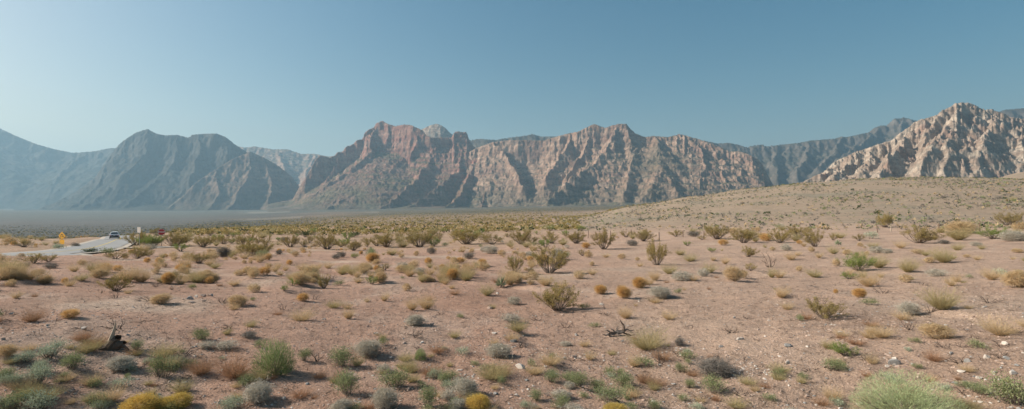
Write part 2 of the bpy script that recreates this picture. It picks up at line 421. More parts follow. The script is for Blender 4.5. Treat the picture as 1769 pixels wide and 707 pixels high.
def mountain(label, ridges, Xr, Dr, sil, colf, m, step=1.15, dstep=6.0, warp=45.0, gully=(26.0, 130.0), rough=(22.0, 120.0), knob=0.0, terr=0.0, base=-40.0, calib=True, scree=False, fine=None, jag=0.0012, front=0.3, tone=1.0, apron=0.0):
    nX = int((Xr[1] - Xr[0]) / step); nD = int((Dr[1] - Dr[0]) / dstep)
    U = (np.linspace(Xr[0], Xr[1], nX) - CX) / F
    D = np.linspace(Dr[0], Dr[1], nD)
    D2, U2 = np.meshgrid(D, U, indexing='ij')
    x = (U2 * D2).ravel(); y = D2.ravel()
    sd = abs(hash(label)) % 997 if False else sum(map(ord, label)) % 997
    wx = x + warp * fbm(x / 330.0, y / 330.0, 4, sd) + warp * 0.75 * fbm(x / 95.0, y / 95.0, 4, sd + 3, 0.6)
    wy = y + warp * fbm(x / 330.0 + 40, y / 330.0, 4, sd + 5) + warp * 0.75 * fbm(x / 95.0 + 9, y / 95.0, 4, sd + 7, 0.6)
    best = np.full(x.shape, -1e9); sec = np.full(x.shape, -1e9)
    bs = np.zeros(x.shape); bd = np.zeros(x.shape); bdrop = np.zeros(x.shape)
    so = 0.0
    for pts, (kc, hc, kt) in ridges:
        P = [W(p) for p in pts]
        for a, b in zip(P[:-1], P[1:]):
            dx, dy = b[0] - a[0], b[1] - a[1]; Ls = math.hypot(dx, dy) + 1e-6
            t = np.clip(((wx - a[0]) * dx + (wy - a[1]) * dy) / (Ls * Ls), 0, 1)
            d = np.hypot(wx - a[0] - t * dx, wy - a[1] - t * dy)
            d1 = hc / kc
            drop = np.where(d < d1, kc * d, hc + kt * (d - d1))
            h = a[2] + t * (b[2] - a[2]) - drop
            mk = h > best
            sec = np.where(mk, best, np.maximum(sec, h))
            best = np.where(mk, h, best)
            bs = np.where(mk, so + t * Ls, bs); bd = np.where(mk, d, bd); bdrop = np.where(mk, drop - hc, bdrop)
            so += Ls
        so += 777.0
    k = 14.0
    H = best + k * np.log1p(np.exp(np.clip((sec - best) / k, -30, 0)))
    ga, gl = gully
    rocky = 0.4 + 0.6 * sstep(90, -10, bdrop) if scree else np.ones(x.shape)
    g = ridged(bs / gl + 0.5 * fbm(x / 90, y / 90, 3, sd + 2), bd / (gl * 6.0) + 3, 3, sd + 11)
    H = H + ga * (g - 0.35) * sstep(10, 110, bd)
    ra, rl = rough
    H = H + ra * 1.1 * fbm(bs / 75.0, bs * 0 + sd, 3, sd + 71) * sstep(140, 10, bd)
    H = H + ra * rocky * (ridged(x / rl, y / rl, 6, sd + 17, 0.58) - 0.25) + ra * 0.5 * fbm(x / (rl * 0.35), y / (rl * 0.35), 4, sd + 23)
    if fine:
        fa, fl = fine
        H = H + fa * rocky * (ridged(x / fl, y / fl, 4, sd + 61, 0.6) - 0.2)
    if knob:
        for sc_, am in ((58.0, 1.0), (24.0, 0.55), (11.0, 0.28)):
            f1, hh = worley(x / sc_ + 0.2 * fbm(x / 30, y / 30, 2, 5), y / sc_, sd + int(sc_))
            H = H + knob * am * rocky * (np.sqrt(np.clip(1 - (f1 * 1.15) ** 2, 0, 1)) - 0.55 + 0.5 * (hh - 0.5))
    if terr:
        q = 46.0
        zz = H + 14 * fbm(x / 300, y / 300, 3, sd + 31)
        fr = zz / q - np.floor(zz / q)
        H = H + rocky * terr * q * (sstep(0.25, 0.75, fr) - fr) + rocky * terr * 0.5 * 17 * (sstep(.3, .7, (zz / 17) % 1) - (zz / 17) % 1)
    H = H.reshape(nD, nX)
    if calib:
        app = (H - CAMH) / D2
        j = np.argmax(app, axis=0)
        sx = np.array([s[0] for s in sil], float); sy = np.array([s[1] for s in sil], float)
        Xc = CX + U * F
        want = (CY - np.interp(Xc, sx, sy)) / F
        want = want + jag * fbm(Xc / 5.0, Xc * 0 + sd, 4, sd, 0.65)
        Dm = D[j]; Hm = H[j, np.arange(nX)]
        kk = (want * Dm + CAMH - base) / np.maximum(Hm - base, 30)
        ker = np.ones(3) / 3
        kk = np.convolve(np.pad(kk, 1, mode='edge'), ker, mode='valid')
        kk = np.clip(kk, 0.35, 1.9)
        rel = np.clip((H - base) / np.maximum(Hm - base, 30)[None, :], 0, 1)
        ks = np.convolve(np.pad(kk, 20, mode='edge'), np.ones(41) / 41, mode='valid')
        wk = sstep(0.35, 0.9, rel)
        H = base + (H - base) * (wk * kk[None, :] + (1 - wk) * ks[None, :])
    gnd = base_ground(x, y).reshape(H.shape) + 4.0 * fbm(x / 120, y / 120, 3, 4).reshape(H.shape)
    fr_ = sstep(0.0, front, (D2 - Dr[0]) / (Dr[1] - Dr[0])) * sstep(0, 0.03, (U2 * F + CX - Xr[0]) / (Xr[1] - Xr[0])) * sstep(0, 0.03, (Xr[1] - U2 * F - CX) / (Xr[1] - Xr[0]))
    fr_ = fr_ * sstep(0.0, 0.1, (Dr[1] - D2) / (Dr[1] - Dr[0]))
    if apron:
        # debris apron at the foot: a gentle cone spreading from the steep face towards the plain
        hb = np.clip(H - gnd, 0, None) * apron
        a = hb.copy()
        for i in range(nD - 2, -1, -1): a[i] = np.maximum(a[i], a[i + 1] - 0.15 * dstep)
        ker = np.hanning(43); ker /= ker.sum()
        a = np.apply_along_axis(lambda v: np.convolve(np.pad(v, 21, mode='edge'), ker, mode='valid'), 1, a)
        a = a * (0.8 + 0.5 * fbm(x / 140, y / 420, 4, sd + 83).reshape(H.shape)) + 5 * ridged(x / 60, y / 240, 3, sd + 85).reshape(H.shape) * np.clip(a / 30, 0, 1)
        A_ = gnd + a
        H = np.maximum(H, A_) + 8 * np.exp(-((H - A_) / 10.0) ** 2)
    H = np.maximum(H, gnd - 3)
    H = gnd - 9 + (H - gnd + 9) * fr_
    Vm = np.stack([x, y, H.ravel()], -1)
    # slope, for telling bare stone from scree
    gy_, gx_ = np.gradient(H)
    sl = np.hypot(gy_ / dstep, gx_ / (step / F * D2)).ravel()
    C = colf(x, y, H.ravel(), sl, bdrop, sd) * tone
    fcs = grid_faces(nD, nX)
    me = mesh_np('mountain', Vm, [fcs], [m])
    set_color(me, 'stone', np.clip(C, 0.02, 0.8))
    o = link('mountain', me)
    return tag(o, label, 'mountain', kind='structure')

def mixc(a, b, f): return np.asarray(a)[None, :] * (1 - f[:, None]) + np.asarray(b)[None, :] * f[:, None] if np.ndim(a) == 1 else a * (1 - f[:, None]) + np.asarray(b)[None, :] * f[:, None]

def col_red(x, y, z, sl, bdrop, sd):
    n = fbm(x / 90.0, y / 90.0 + z / 40.0, 5, sd + 41)
    st = fbm(x / 600.0, z / 22.0 + 0.02 * y / 10, 4, sd + 43)
    rock = mixc([0.46, 0.215, 0.15], [0.56, 0.34, 0.25], sstep(-0.3, 0.4, n))
    rock = mixc(rock, [0.36, 0.15, 0.105], sstep(0.0, 0.3, st) * 0.8)
    scree = mixc([0.225, 0.18, 0.10], [0.36, 0.215, 0.15], sstep(-0.3, 0.35, fbm(x / 160.0, y / 160.0, 4, sd + 47)))
    scree = mixc(scree, [0.10, 0.105, 0.065], 0.5 * sstep(0.0, 0.4, fbm(x / 30.0, y / 30.0, 4, sd + 53)))
    f = sstep(0.75, 1.25, sl + 0.35 * n) * (1 - 0.65 * sstep(230, 110, z + 50 * n))
    low = sstep(40, -40, z)
    return mixc(mixc(scree, [0.17, 0.155, 0.11], low * 0.7), [0, 0, 0], np.zeros(len(x))) * (1 - f[:, None]) + rock * f[:, None]

def col_pale(x, y, z, sl, bdrop, sd):
    n = fbm(x / 60.0, y / 60.0 + z / 40.0, 5, sd + 41)
    rock = mixc([0.47, 0.34, 0.25], [0.66, 0.535, 0.41], sstep(-0.3, 0.35, n))
    rock = mixc(rock, [0.42, 0.25, 0.18], 0.7 * sstep(0.1, 0.4, fbm(x / 130.0 + 9, y / 130.0, 4, sd + 44)))
    scrub = np.array([0.16, 0.16, 0.105])
    f = sstep(0.05, 0.4, fbm(x / 26.0, y / 26.0, 4, sd + 57)) * sstep(1.25, 0.6, sl)
    return mixc(rock, scrub, 0.85 * f)

def col_mid(x, y, z, sl, bdrop, sd):
    n = fbm(x / 80.0, y / 80.0 + z / 40.0, 5, sd + 41)
    rock = mixc([0.50, 0.305, 0.205], [0.66, 0.455, 0.325], sstep(-0.3, 0.35, n))
    rock = mixc(rock, [0.38, 0.225, 0.17], 0.75 * sstep(0.0, 0.35, fbm(x / 300.0 + 9, z / 60.0, 4, sd + 44)))
    scree = mixc([0.20, 0.18, 0.11], [0.31, 0.24, 0.165], sstep(-0.3, 0.3, fbm(x / 120.0, y / 120.0, 4, sd + 3)))
    scree = mixc(scree, [0.105, 0.11, 0.07], 0.55 * sstep(0.0, 0.4, fbm(x / 28.0, y / 28.0, 4, sd + 53)))
    f = sstep(0.62, 1.05, sl + 0.4 * n) * (1 - 0.6 * sstep(170, 40, z + 60 * n))
    dome = np.exp(-((x - 960) ** 2 + (y - 3450) ** 2) / 190.0 ** 2)
    f = f * (1 - 0.8 * dome)
    return scree * (1 - f[:, None]) + rock * f[:, None]

def col_dark(x, y, z, sl, bdrop, sd):
    n = fbm(x / 150.0, y / 150.0, 5, sd + 41)
    rock = mixc([0.20, 0.165, 0.13], [0.30, 0.25, 0.20], sstep(-0.2, 0.4, n))
    scrub = mixc([0.085, 0.09, 0.06], [0.15, 0.14, 0.095], sstep(-0.3, 0.3, fbm(x / 60.0, y / 60.0, 4, sd + 9)))
    f = sstep(0.7, 1.2, sl + 0.4 * n)
    return scrub * (1 - f[:, None]) + rock * f[:, None]

stone = rock_mat('mountain_stone', 16.0, 0.06)
far_stone = rock_mat('far_mountain_stone', 6.0, 0.03, 0.7, 1.3)
knobby = rock_mat('boulder_stone', 8.0, 0.11)
CL = (2.4, 230.0, 0.62); SP = (1.5, 60.0, 1.05); TA = (1.35, 60.0, 1.15)

mountain('hazy blue mountain shoulder sloping down at the sunny end of the range', [
    ([(-420, 120, 6400), (-200, 165, 6400), (0, 222, 6400), (30, 236, 6400), (60, 248, 6400), (90, 257, 6400), (125, 264, 6400), (160, 262, 6400), (190, 256, 6400), (240, 256, 6400), (300, 270, 6400)], (1.1, 200, .55)),
    ([(60, 248, 6400), (25, 290, 6000), (-20, 345, 5300)], SP), ([(150, 262, 6400), (105, 300, 5900), (70, 348, 5300)], SP),
    ([(-100, 190, 6400), (-130, 260, 5900), (-150, 345, 5300)], SP), ([(-260, 160, 6400), (-290, 250, 5900), (-330, 345, 5300)], SP),
    ([(200, 256, 6400), (175, 300, 5900), (120, 350, 5400)], SP)],
    (-420, 300), (5200, 7000), [(-420, 120), (-200, 165), (0, 222), (30, 236), (60, 248), (90, 257), (125, 264), (160, 262), (190, 256), (240, 256), (300, 270)],
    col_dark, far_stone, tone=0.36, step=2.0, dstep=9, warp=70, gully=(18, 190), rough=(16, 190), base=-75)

M2 = [(10, 366), (60, 362), (90, 352), (130, 332), (165, 306), (185, 276), (205, 250), (215, 242), (235, 229), (255, 223), (270, 231), (285, 234), (305, 233), (325, 238), (333, 233), (355, 231), (375, 231), (390, 237), (405, 249), (425, 262), (450, 280), (480, 300), (510, 320), (530, 345), (560, 362)]
mountain('hazy steep mountain with two blunt summits', [
    ([(90, 352, 4600), (130, 330, 4700), (165, 305, 4800), (190, 268, 4950), (215, 242, 5000), (235, 229, 5000), (255, 223, 5000), (270, 231, 5000), (305, 233, 5000), (325, 238, 5000), (333, 233, 5000), (375, 231, 5000), (390, 237, 5000), (405, 249, 5000), (425, 262, 5000), (450, 280, 5050), (480, 300, 5100), (520, 325, 5100)], (2.0, 300, .9)),
    ([(255, 223, 5000), (252, 262, 4800), (215, 300, 4560), (150, 348, 4300)], SP), ([(305, 233, 5000), (300, 280, 4700), (262, 320, 4480), (215, 358, 4200)], SP),
    ([(345, 231, 5000), (345, 268, 4780), (335, 300, 4550), (320, 340, 4300)], SP), ([(390, 240, 5000), (398, 275, 4800), (400, 310, 4600)], SP),
    ([(190, 268, 4950), (170, 310, 4600), (120, 352, 4350)], SP)],
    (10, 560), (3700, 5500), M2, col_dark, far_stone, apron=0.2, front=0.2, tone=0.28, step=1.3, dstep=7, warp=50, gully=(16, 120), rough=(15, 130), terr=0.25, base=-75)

mountain('lower hazy spur with a pale knobbly crest in front of the two blunt summits', [
    ([(280, 360, 4050), (315, 336, 4150), (340, 313, 4250), (370, 293, 4350), (400, 275, 4450), (420, 267, 4520), (432, 262, 4550), (455, 272, 4580), (480, 286, 4600), (505, 306, 4600), (525, 334, 4600)], (1.4, 120, .95)),
    ([(432, 262, 4550), (430, 300, 4350), (402, 340, 4100), (385, 362, 3950)], SP), ([(455, 272, 4580), (470, 318, 4330), (462, 358, 4050)], SP),
    ([(370, 293, 4350), (378, 328, 4150), (350, 358, 3950)], SP), ([(495, 298, 4600), (505, 335, 4400), (510, 360, 4150)], SP)],
    (262, 545), (3900, 5000), [(262, 366), (280, 360), (315, 336), (340, 314), (370, 294), (400, 276), (420, 267), (432, 262), (455, 272), (480, 286), (505, 306), (525, 334), (545, 360)],
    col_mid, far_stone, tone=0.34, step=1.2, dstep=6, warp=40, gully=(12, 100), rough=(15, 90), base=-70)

mountain('far blue ridge low behind the gap', [
    ([(380, 250, 6900), (425, 255, 6900), (440, 253, 6900), (470, 258, 6900), (497, 258, 6900), (520, 266, 6900), (545, 266, 6900), (565, 270, 6900), (600, 272, 6900), (660, 272, 6900)], (0.9, 100, .5)),
    ([(545, 266, 6900), (532, 290, 6300), (522, 325, 5600)], SP), ([(480, 258, 6900), (490, 290, 6200), (500, 325, 5600)], SP), ([(600, 272, 6900), (590, 310, 6100)], SP)],
    (380, 660), (5500, 7400), [(380, 250), (425, 255), (440, 253), (470, 258), (497, 258), (520, 266), (545, 266), (565, 270), (600, 272), (660, 272)],
    col_mid, stone, tone=0.60, step=1.6, dstep=10, warp=60, gully=(24, 160), rough=(24, 150), base=-60)

mountain('red cliffed mountain with crenellated summit above long scree ribs', [
    ([(505, 345, 3850), (530, 306, 3930), (545, 276, 4000), (560, 270, 4050), (580, 268, 4120), (600, 254, 4180), (615, 243, 4240), (628, 239, 4290), (640, 220, 4330), (661, 209, 4380), (680, 217, 4290), (715, 220, 4190), (745, 236, 4130)], (2.6, 330, .9)),
    ([(745, 236, 4130), (775, 238, 4200), (800, 229, 4230), (812, 243, 4220), (835, 266, 4180), (870, 302, 4120), (905, 335, 4020)], (2.2, 110, 1.0)),
    ([(668, 214, 4330), (672, 235, 4250)], (2.6, 100, .62)), ([(720, 222, 4180), (722, 245, 4110), (712, 272, 4030)], (2.6, 150, 1.0)),
    ([(644, 219, 4330), (642, 238, 4200), (640, 262, 4060), (610, 292, 3880), (570, 318, 3760), (535, 345, 3650)], (1.9, 110, 1.1)),
    ([(585, 268, 4150), (578, 290, 4020), (560, 318, 3880), (545, 342, 3760)], (1.8, 80, 1.1)),
    ([(700, 276, 4030), (660, 300, 3840), (625, 324, 3680), (590, 348, 3500), (560, 366, 3350)], TA),
    ([(745, 262, 4080), (742, 282, 3940), (705, 325, 3620), (655, 362, 3350)], TA),
    ([(740, 258, 4200), (785, 256, 4120), (822, 266, 4060)], (0.9, 60, .95)),
    ([(800, 262, 4080), (790, 296, 3840), (745, 333, 3560), (700, 364, 3320)], TA),
    ([(822, 266, 4060), (812, 300, 3800), (795, 335, 3550), (770, 362, 3330)], TA),
    ([(822, 266, 4060), (838, 300, 3840), (838, 335, 3580), (830, 360, 3380)], TA),
    ([(838, 270, 4150), (866, 308, 3880), (885, 345, 3600), (890, 360, 3450)], TA)],
    (450, 930), (2800, 4750), [(450, 368), (478, 362), (490, 356), (505, 345), (518, 322), (530, 304), (545, 276), (552, 269), (560, 270), (570, 272), (580, 268), (582, 263), (592, 262), (597, 254), (612, 248), (616, 242), (626, 241), (630, 229), (638, 223), (645, 221), (650, 213), (661, 209), (670, 214), (682, 218), (690, 217), (700, 215), (712, 217), (718, 220), (730, 225), (736, 234), (745, 238), (780, 238), (785, 228), (793, 227), (800, 229), (806, 228), (810, 240), (815, 250), (835, 266), (870, 302), (905, 335), (930, 358)],
    col_red, stone, apron=0.2, front=0.2, tone=0.62, step=0.95, dstep=5, warp=36, gully=(12, 45), rough=(18, 80), terr=0.4, base=-25, fine=(5, 26), scree=True, jag=0.002)

mountain('pale bald dome peeping out behind the red summit', [
    ([(690, 245, 5000), (715, 230, 5000), (730, 223, 5000), (745, 216, 5000), (755, 214, 5000), (770, 222, 5000), (785, 236, 5000), (810, 255, 5000)], (1.2, 200, .7))],
    (690, 815), (4700, 5400), [(690, 245), (715, 230), (730, 223), (745, 216), (755, 214), (763, 217), (770, 222), (778, 230), (785, 236), (815, 258)],
    col_pale, stone, tone=0.62, step=1.2, dstep=8, warp=20, gully=(10, 60), rough=(10, 60), base=-20)

M8 = [(790, 290), (812, 262), (822, 256), (850, 246), (880, 242), (900, 242), (940, 243), (952, 239), (965, 235), (985, 230), (1000, 227), (1018, 218), (1027, 214), (1036, 218), (1045, 221), (1058, 217), (1070, 214), (1082, 214), (1090, 224), (1100, 232), (1115, 237), (1128, 235), (1140, 236), (1155, 237), (1173, 232), (1180, 233), (1190, 236), (1215, 243), (1240, 252), (1260, 262), (1275, 261), (1290, 265), (1310, 275), (1320, 290), (1335, 318), (1350, 338), (1370, 352)]
mountain('broad pinkish rock mountain with deep shaded gullies and twin summits', [
    ([(800, 275, 4050), (822, 256, 4050), (850, 246, 4000), (880, 242, 4000), (940, 243, 3950), (965, 235, 3900), (985, 230, 3900), (1000, 227, 3850), (1018, 218, 3850), (1027, 214, 3850), (1045, 220, 3850), (1070, 214, 3800), (1082, 214, 3800), (1100, 232, 3780), (1115, 237, 3750), (1155, 237, 3750)], (1.9, 200, 1.0)),
    ([(1155, 237, 3750), (1173, 232, 3750), (1190, 236, 3750), (1215, 243, 3700), (1240, 252, 3650), (1260, 262, 3600), (1290, 265, 3550), (1310, 275, 3550), (1322, 292, 3500), (1340, 322, 3400)], (1.1, 110, .68)),
    ([(850, 246, 4000), (868, 262, 3860), (888, 292, 3660), (905, 325, 3450)], (1.7, 70, .95)),
    ([(985, 230, 3900), (978, 252, 3770), (962, 280, 3630), (945, 308, 3480)], (1.8, 80, .95)),
    ([(1020, 232, 3820), (1008, 256, 3700), (1000, 275, 3620), (982, 305, 3480)], (1.9, 70, .95)),
    ([(1072, 216, 3800), (1056, 238, 3680), (1042, 262, 3560), (1022, 284, 3440), (990, 308, 3300), (962, 334, 3160), (945, 352, 3060)], (1.5, 110, .8)),
    ([(1082, 214, 3800), (1095, 250, 3620), (1090, 290, 3400), (1078, 340, 3120)], (1.2, 60, .85)),
    ([(1128, 238, 3740), (1138, 256, 3560), (1142, 290, 3330), (1130, 325, 3140), (1110, 352, 3000)], (0.8, 60, .85)),
    ([(1142, 290, 3330), (1170, 325, 3120), (1175, 350, 3000)], (1.0, 60, .95)),
    ([(1180, 234, 3750), (1205, 254, 3620), (1216, 285, 3420), (1214, 325, 3180)], (1.6, 60, .95)),
    ([(1225, 248, 3680), (1245, 280, 3480), (1250, 315, 3260)], (1.5, 60, .95)),
    ([(1262, 262, 3600), (1274, 290, 3450), (1270, 322, 3250)], (1.6, 60, .95)),
    ([(1295, 267, 3550), (1310, 298, 3420), (1312, 330, 3220)], (1.6, 60, .95))],
    (790, 1372), (2650, 4350), M8, col_mid, stone, apron=0.17, front=0.2, tone=0.60, step=0.95, dstep=5, warp=40, gully=(5, 55), rough=(19, 85), terr=0.3, knob=9.0, base=-15, fine=(6, 24), jag=0.0016)

M9 = [(780, 250), (815, 242), (830, 240), (855, 242), (880, 238), (905, 235), (920, 232), (935, 236), (960, 236), (985, 240), (1020, 242), (1115, 240), (1155, 239), (1200, 240), (1240, 248), (1258, 247), (1275, 250), (1290, 255), (1300, 252), (1315, 250), (1325, 253), (1335, 252), (1350, 250), (1380, 247), (1400, 243), (1440, 240), (1455, 236), (1462, 237), (1500, 229), (1512, 220), (1522, 217), (1532, 217), (1545, 205), (1553, 205), (1562, 203), (1577, 207), (1600, 215), (1660, 225), (1720, 235)]
mountain('far blue-green scrubby ridge rising behind the rock mountains', [
    ([(x, y, 5300) for x, y in M9], (1.3, 130, .55)),
    ([(1520, 218, 5300), (1495, 243, 4950), (1450, 272, 4500), (1385, 305, 4000)], SP), ([(1560, 203, 5300), (1556, 235, 4950), (1510, 268, 4500), (1460, 300, 4050)], SP),
    ([(1335, 252, 5300), (1338, 285, 4850), (1350, 322, 4200)], SP), ([(1275, 250, 5300), (1290, 282, 4850), (1300, 320, 4300)], SP),
    ([(1400, 243, 5300), (1392, 275, 4850), (1370, 310, 4200)], SP), ([(1455, 237, 5300), (1440, 262, 4900), (1415, 290, 4450)], SP)],
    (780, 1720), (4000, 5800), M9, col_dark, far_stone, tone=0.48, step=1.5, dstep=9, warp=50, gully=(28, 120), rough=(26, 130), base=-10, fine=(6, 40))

M10 = [(1345, 330), (1370, 320), (1390, 313), (1405, 305), (1420, 299), (1432, 289), (1440, 281), (1452, 274), (1462, 270), (1478, 262), (1500, 256), (1515, 250), (1528, 246), (1540, 243), (1552, 232), (1570, 220), (1580, 211), (1590, 207), (1605, 203), (1620, 198), (1628, 190), (1640, 186), (1650, 179), (1660, 177), (1672, 178), (1682, 180), (1692, 186), (1702, 190), (1715, 189), (1722, 193), (1735, 196), (1745, 202), (1769, 205), (1830, 218), (1920, 245)]
mountain('pale knobbly boulder mountain with sunlit ribs behind the bare hill', [
    ([(x, y, 2250 if 1430 < x < 1800 else 2120) for x, y in M10], (1.7, 70, 1.0)),
    ([(1470, 268, 2250), (1462, 285, 2120), (1440, 306, 1960)], (1.5, 40, 1.0)),
    ([(1505, 256, 2250), (1498, 280, 2100), (1480, 306, 1920)], (1.5, 40, 1.0)),
    ([(1582, 212, 2250), (1562, 240, 2120), (1532, 272, 1960), (1500, 308, 1780)], (1.5, 60, 1.0)),
    ([(1620, 198, 2250), (1604, 228, 2120), (1590, 258, 2000)], (1.6, 50, 1.0)),
    ([(1660, 182, 2250), (1652, 204, 2140), (1615, 243, 1980), (1582, 282, 1820), (1560, 312, 1700)], (1.4, 60, .95)),
    ([(1652, 206, 2130), (1640, 255, 1930), (1615, 310, 1690)], (1.2, 40, 1.0)),
    ([(1690, 188, 2250), (1682, 226, 2080), (1676, 258, 1940), (1652, 308, 1720)], (1.5, 50, 1.0)),
    ([(1722, 194, 2250), (1716, 222, 2100), (1702, 245, 1960), (1684, 278, 1810), (1664, 312, 1680)], (1.3, 60, .95)),
    ([(1765, 206, 2250), (1762, 236, 2080), (1768, 268, 1920), (1775, 300, 1760)], (1.4, 60, 1.0)),
    ([(1840, 220, 2200), (1835, 260, 1950), (1830, 300, 1750)], SP)],
    (1345, 1920), (1650, 2650), M10, col_pale, knobby, tone=0.63, step=0.95, dstep=3.6, warp=38, gully=(6, 40), rough=(15, 55), knob=25.0, base=-10, fine=(4.5, 15), jag=0.003)

mountain('far grey-blue ridge end beyond the boulder mountain', [
    ([(1640, 230, 4600), (1700, 203, 4600), (1720, 195, 4600), (1735, 190, 4600), (1769, 187, 4600), (1850, 190, 4600), (2000, 220, 4600)], (1.1, 120, .55)),
    ([(1769, 187, 4600), (1790, 240, 4200)], SP), ([(1900, 200, 4600), (1900, 260, 4200)], SP)],
    (1640, 2000), (3900, 5200), [(1640, 230), (1700, 203), (1720, 195), (1735, 190), (1769, 187), (1850, 190), (2000, 220)],
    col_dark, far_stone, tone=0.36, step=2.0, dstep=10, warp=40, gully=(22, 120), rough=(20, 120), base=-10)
# ------------------------------------------------------------------ plants
def unit(v): return v / (np.linalg.norm(v, axis=-1, keepdims=True) + 1e-9)

def spikes(A, B, w, rng):
    """thin pointed blades from A to B (width w at the foot)"""
    d = unit(B - A); r = unit(np.cross(d, rng.normal(size=A.shape)))
    w = np.broadcast_to(np.asarray(w, float).reshape(-1, 1) if np.ndim(w) else np.full((len(A), 1), w), (len(A), 1))
    V = np.stack([A - r * w / 2, A + r * w / 2, B], 1).reshape(-1, 3)
    return V, np.arange(len(V)).reshape(-1, 3)

def leaves(A, B, w, rng):
    """pointed oval leaves from A to B"""
    d = unit(B - A); r = unit(np.cross(d, rng.normal(size=A.shape)))
    w = np.broadcast_to(np.asarray(w, float).reshape(-1, 1) if np.ndim(w) else np.full((len(A), 1), w), (len(A), 1))
    M = A + (B - A) * 0.5
    V = np.stack([A, M + r * w / 2, B, M - r * w / 2], 1).reshape(-1, 3)
    return V, np.arange(len(V)).reshape(-1, 4)

def tubes(segs, sides=4):
    """segs: (p0, p1, r0, r1)"""
    P0 = np.array([s[0] for s in segs]); P1 = np.array([s[1] for s in segs])
    r0 = np.array([s[2] for s in segs])[:, None, None]; r1 = np.array([s[3] for s in segs])[:, None, None]
    d = unit(P1 - P0); u = unit(np.cross(d, np.array([0.31, 0.87, 0.4]))); v = np.cross(d, u)
    a = np.arange(sides) * 2 * math.pi / sides
    ring = u[:, None, :] * np.cos(a)[None, :, None] + v[:, None, :] * np.sin(a)[None, :, None]
    V = np.concatenate([P0[:, None, :] + ring * r0, P1[:, None, :] + ring * r1], 1)
    n = len(segs); base = np.arange(n)[:, None, None] * (2 * sides)
    i = np.arange(sides); j = (i + 1) % sides
    f = np.stack([i, j, j + sides, i + sides], -1)[None] + base
    return V.reshape(-1, 3), f.reshape(-1, 4)

class Geo:
    def __init__(s): s.V = []; s.F3 = []; s.F4 = []; s.n = 0
    def add(s, V, Fc):
        (s.F3 if Fc.shape[1] == 3 else s.F4).append(Fc + s.n); s.V.append(V); s.n += len(V); return s
    def mesh(s, name, m, smooth=False):
        fs = []
        if s.F3: fs.append(np.concatenate(s.F3))
        if s.F4: fs.append(np.concatenate(s.F4))
        return mesh_np(name, np.concatenate(s.V), fs, [m], smooth=smooth)
def join_geo(name, pairs):
    Vs, f3, f4, m3, m4, n = [], [], [], [], [], 0
    for k, (g, m) in enumerate(pairs):
        for f in g.F3: f3.append(f + n); m3.append(np.full(len(f), k))
        for f in g.F4: f4.append(f + n); m4.append(np.full(len(f), k))
        Vs += g.V; n += g.n
    fs, mi = [], []
    if f3: fs.append(np.concatenate(f3)); mi.append(np.concatenate(m3))
    if f4: fs.append(np.concatenate(f4)); mi.append(np.concatenate(m4))
    return mesh_np(name, np.concatenate(Vs), fs, [m for _, m in pairs], np.concatenate(mi), smooth=False)

def hemi(n, rng, zmin=-0.1):
    z = rng.uniform(zmin, 1, n); a = rng.uniform(0, 2 * math.pi, n); r = np.sqrt(np.clip(1 - z * z, 0, 1))
    return np.stack([r * np.cos(a), r * np.sin(a), z], 1)

def lobes(d, rng, k=9, amp=0.25):
    """uneven outline: a few random swellings"""
    c = hemi(k, rng, -0.3); h = rng.uniform(-1, 1, k)
    s = np.zeros(len(d))
    for ci, hi in zip(c, h): s += hi * np.exp(-((1 - d @ ci) * 5.0))
    return 1 + amp * s

# every plant is made about 1 m high with its foot at the origin
def stems_from(rng, n, spread, h, r, kink=0.12, bend=0.2, low=0.0):
    segs, tips = [], []
    for i in range(n):
        a = rng.uniform(0, 2 * math.pi); t = spread * math.sqrt(rng.uniform(0.02, 1))
        d = np.array([math.cos(a) * math.sin(t), math.sin(a) * math.sin(t), math.cos(t)])
        p = np.array([math.cos(a), math.sin(a), 0]) * rng.uniform(0, 0.05); p[2] = -0.05
        L = h * rng.uniform(0.7, 1.0) / 4
        rr = r
        for k in range(4):
            q = p + d * L
            segs.append((p, q, rr, rr * 0.72)); rr *= 0.72
            d = unit(d + rng.normal(0, kink, 3) + np.array([0, 0, bend * 0.3]))
            if k >= 1:
                e = unit(d + rng.normal(0, 0.45, 3)); segs.append((q, q + e * L * 0.8, rr, rr * 0.4)); tips.append((q, q + e * L * 0.8))
            p = q
        tips.append((p - d * L, p))
    return segs, tips

def creosote(rng, lod):
    st, fo = Geo(), Geo()
    n = {0: 38, 1: 24, 2: 14}[lod]
    segs, tips = stems_from(rng, n, 0.95, 0.92, 0.014 if lod == 0 else 0.018, 0.16)
    st.add(*tubes(segs, 4 if lod == 0 else 3))
    T0 = np.array([t[0] for t in tips]); T1 = np.array([t[1] for t in tips])
    m = {0: 60, 1: 26, 2: 11}[lod]
    idx = rng.integers(0, len(tips), len(tips) * m); u = rng.uniform(0.15, 1.12, len(idx))[:, None]
    keep = rng.uniform(0, 1, len(tips)) > 0.25
    idx = idx[keep[idx]]; u = u[:len(idx)]
    C = T0[idx] + (T1[idx] - T0[idx]) * u + rng.normal(0, {0: .034, 1: .042, 2: .05}[lod], (len(idx), 3))
    C = C[C[:, 2] > 0.16]
    L = {0: .034, 1: .052, 2: .085}[lod]
    d = unit(rng.normal(size=C.shape) + np.array([0, 0, 0.5]))
    fo.add(*leaves(C, C + d * L * rng.uniform(.6, 1.3, (len(C), 1)), L * 0.55, rng))
    return st, fo

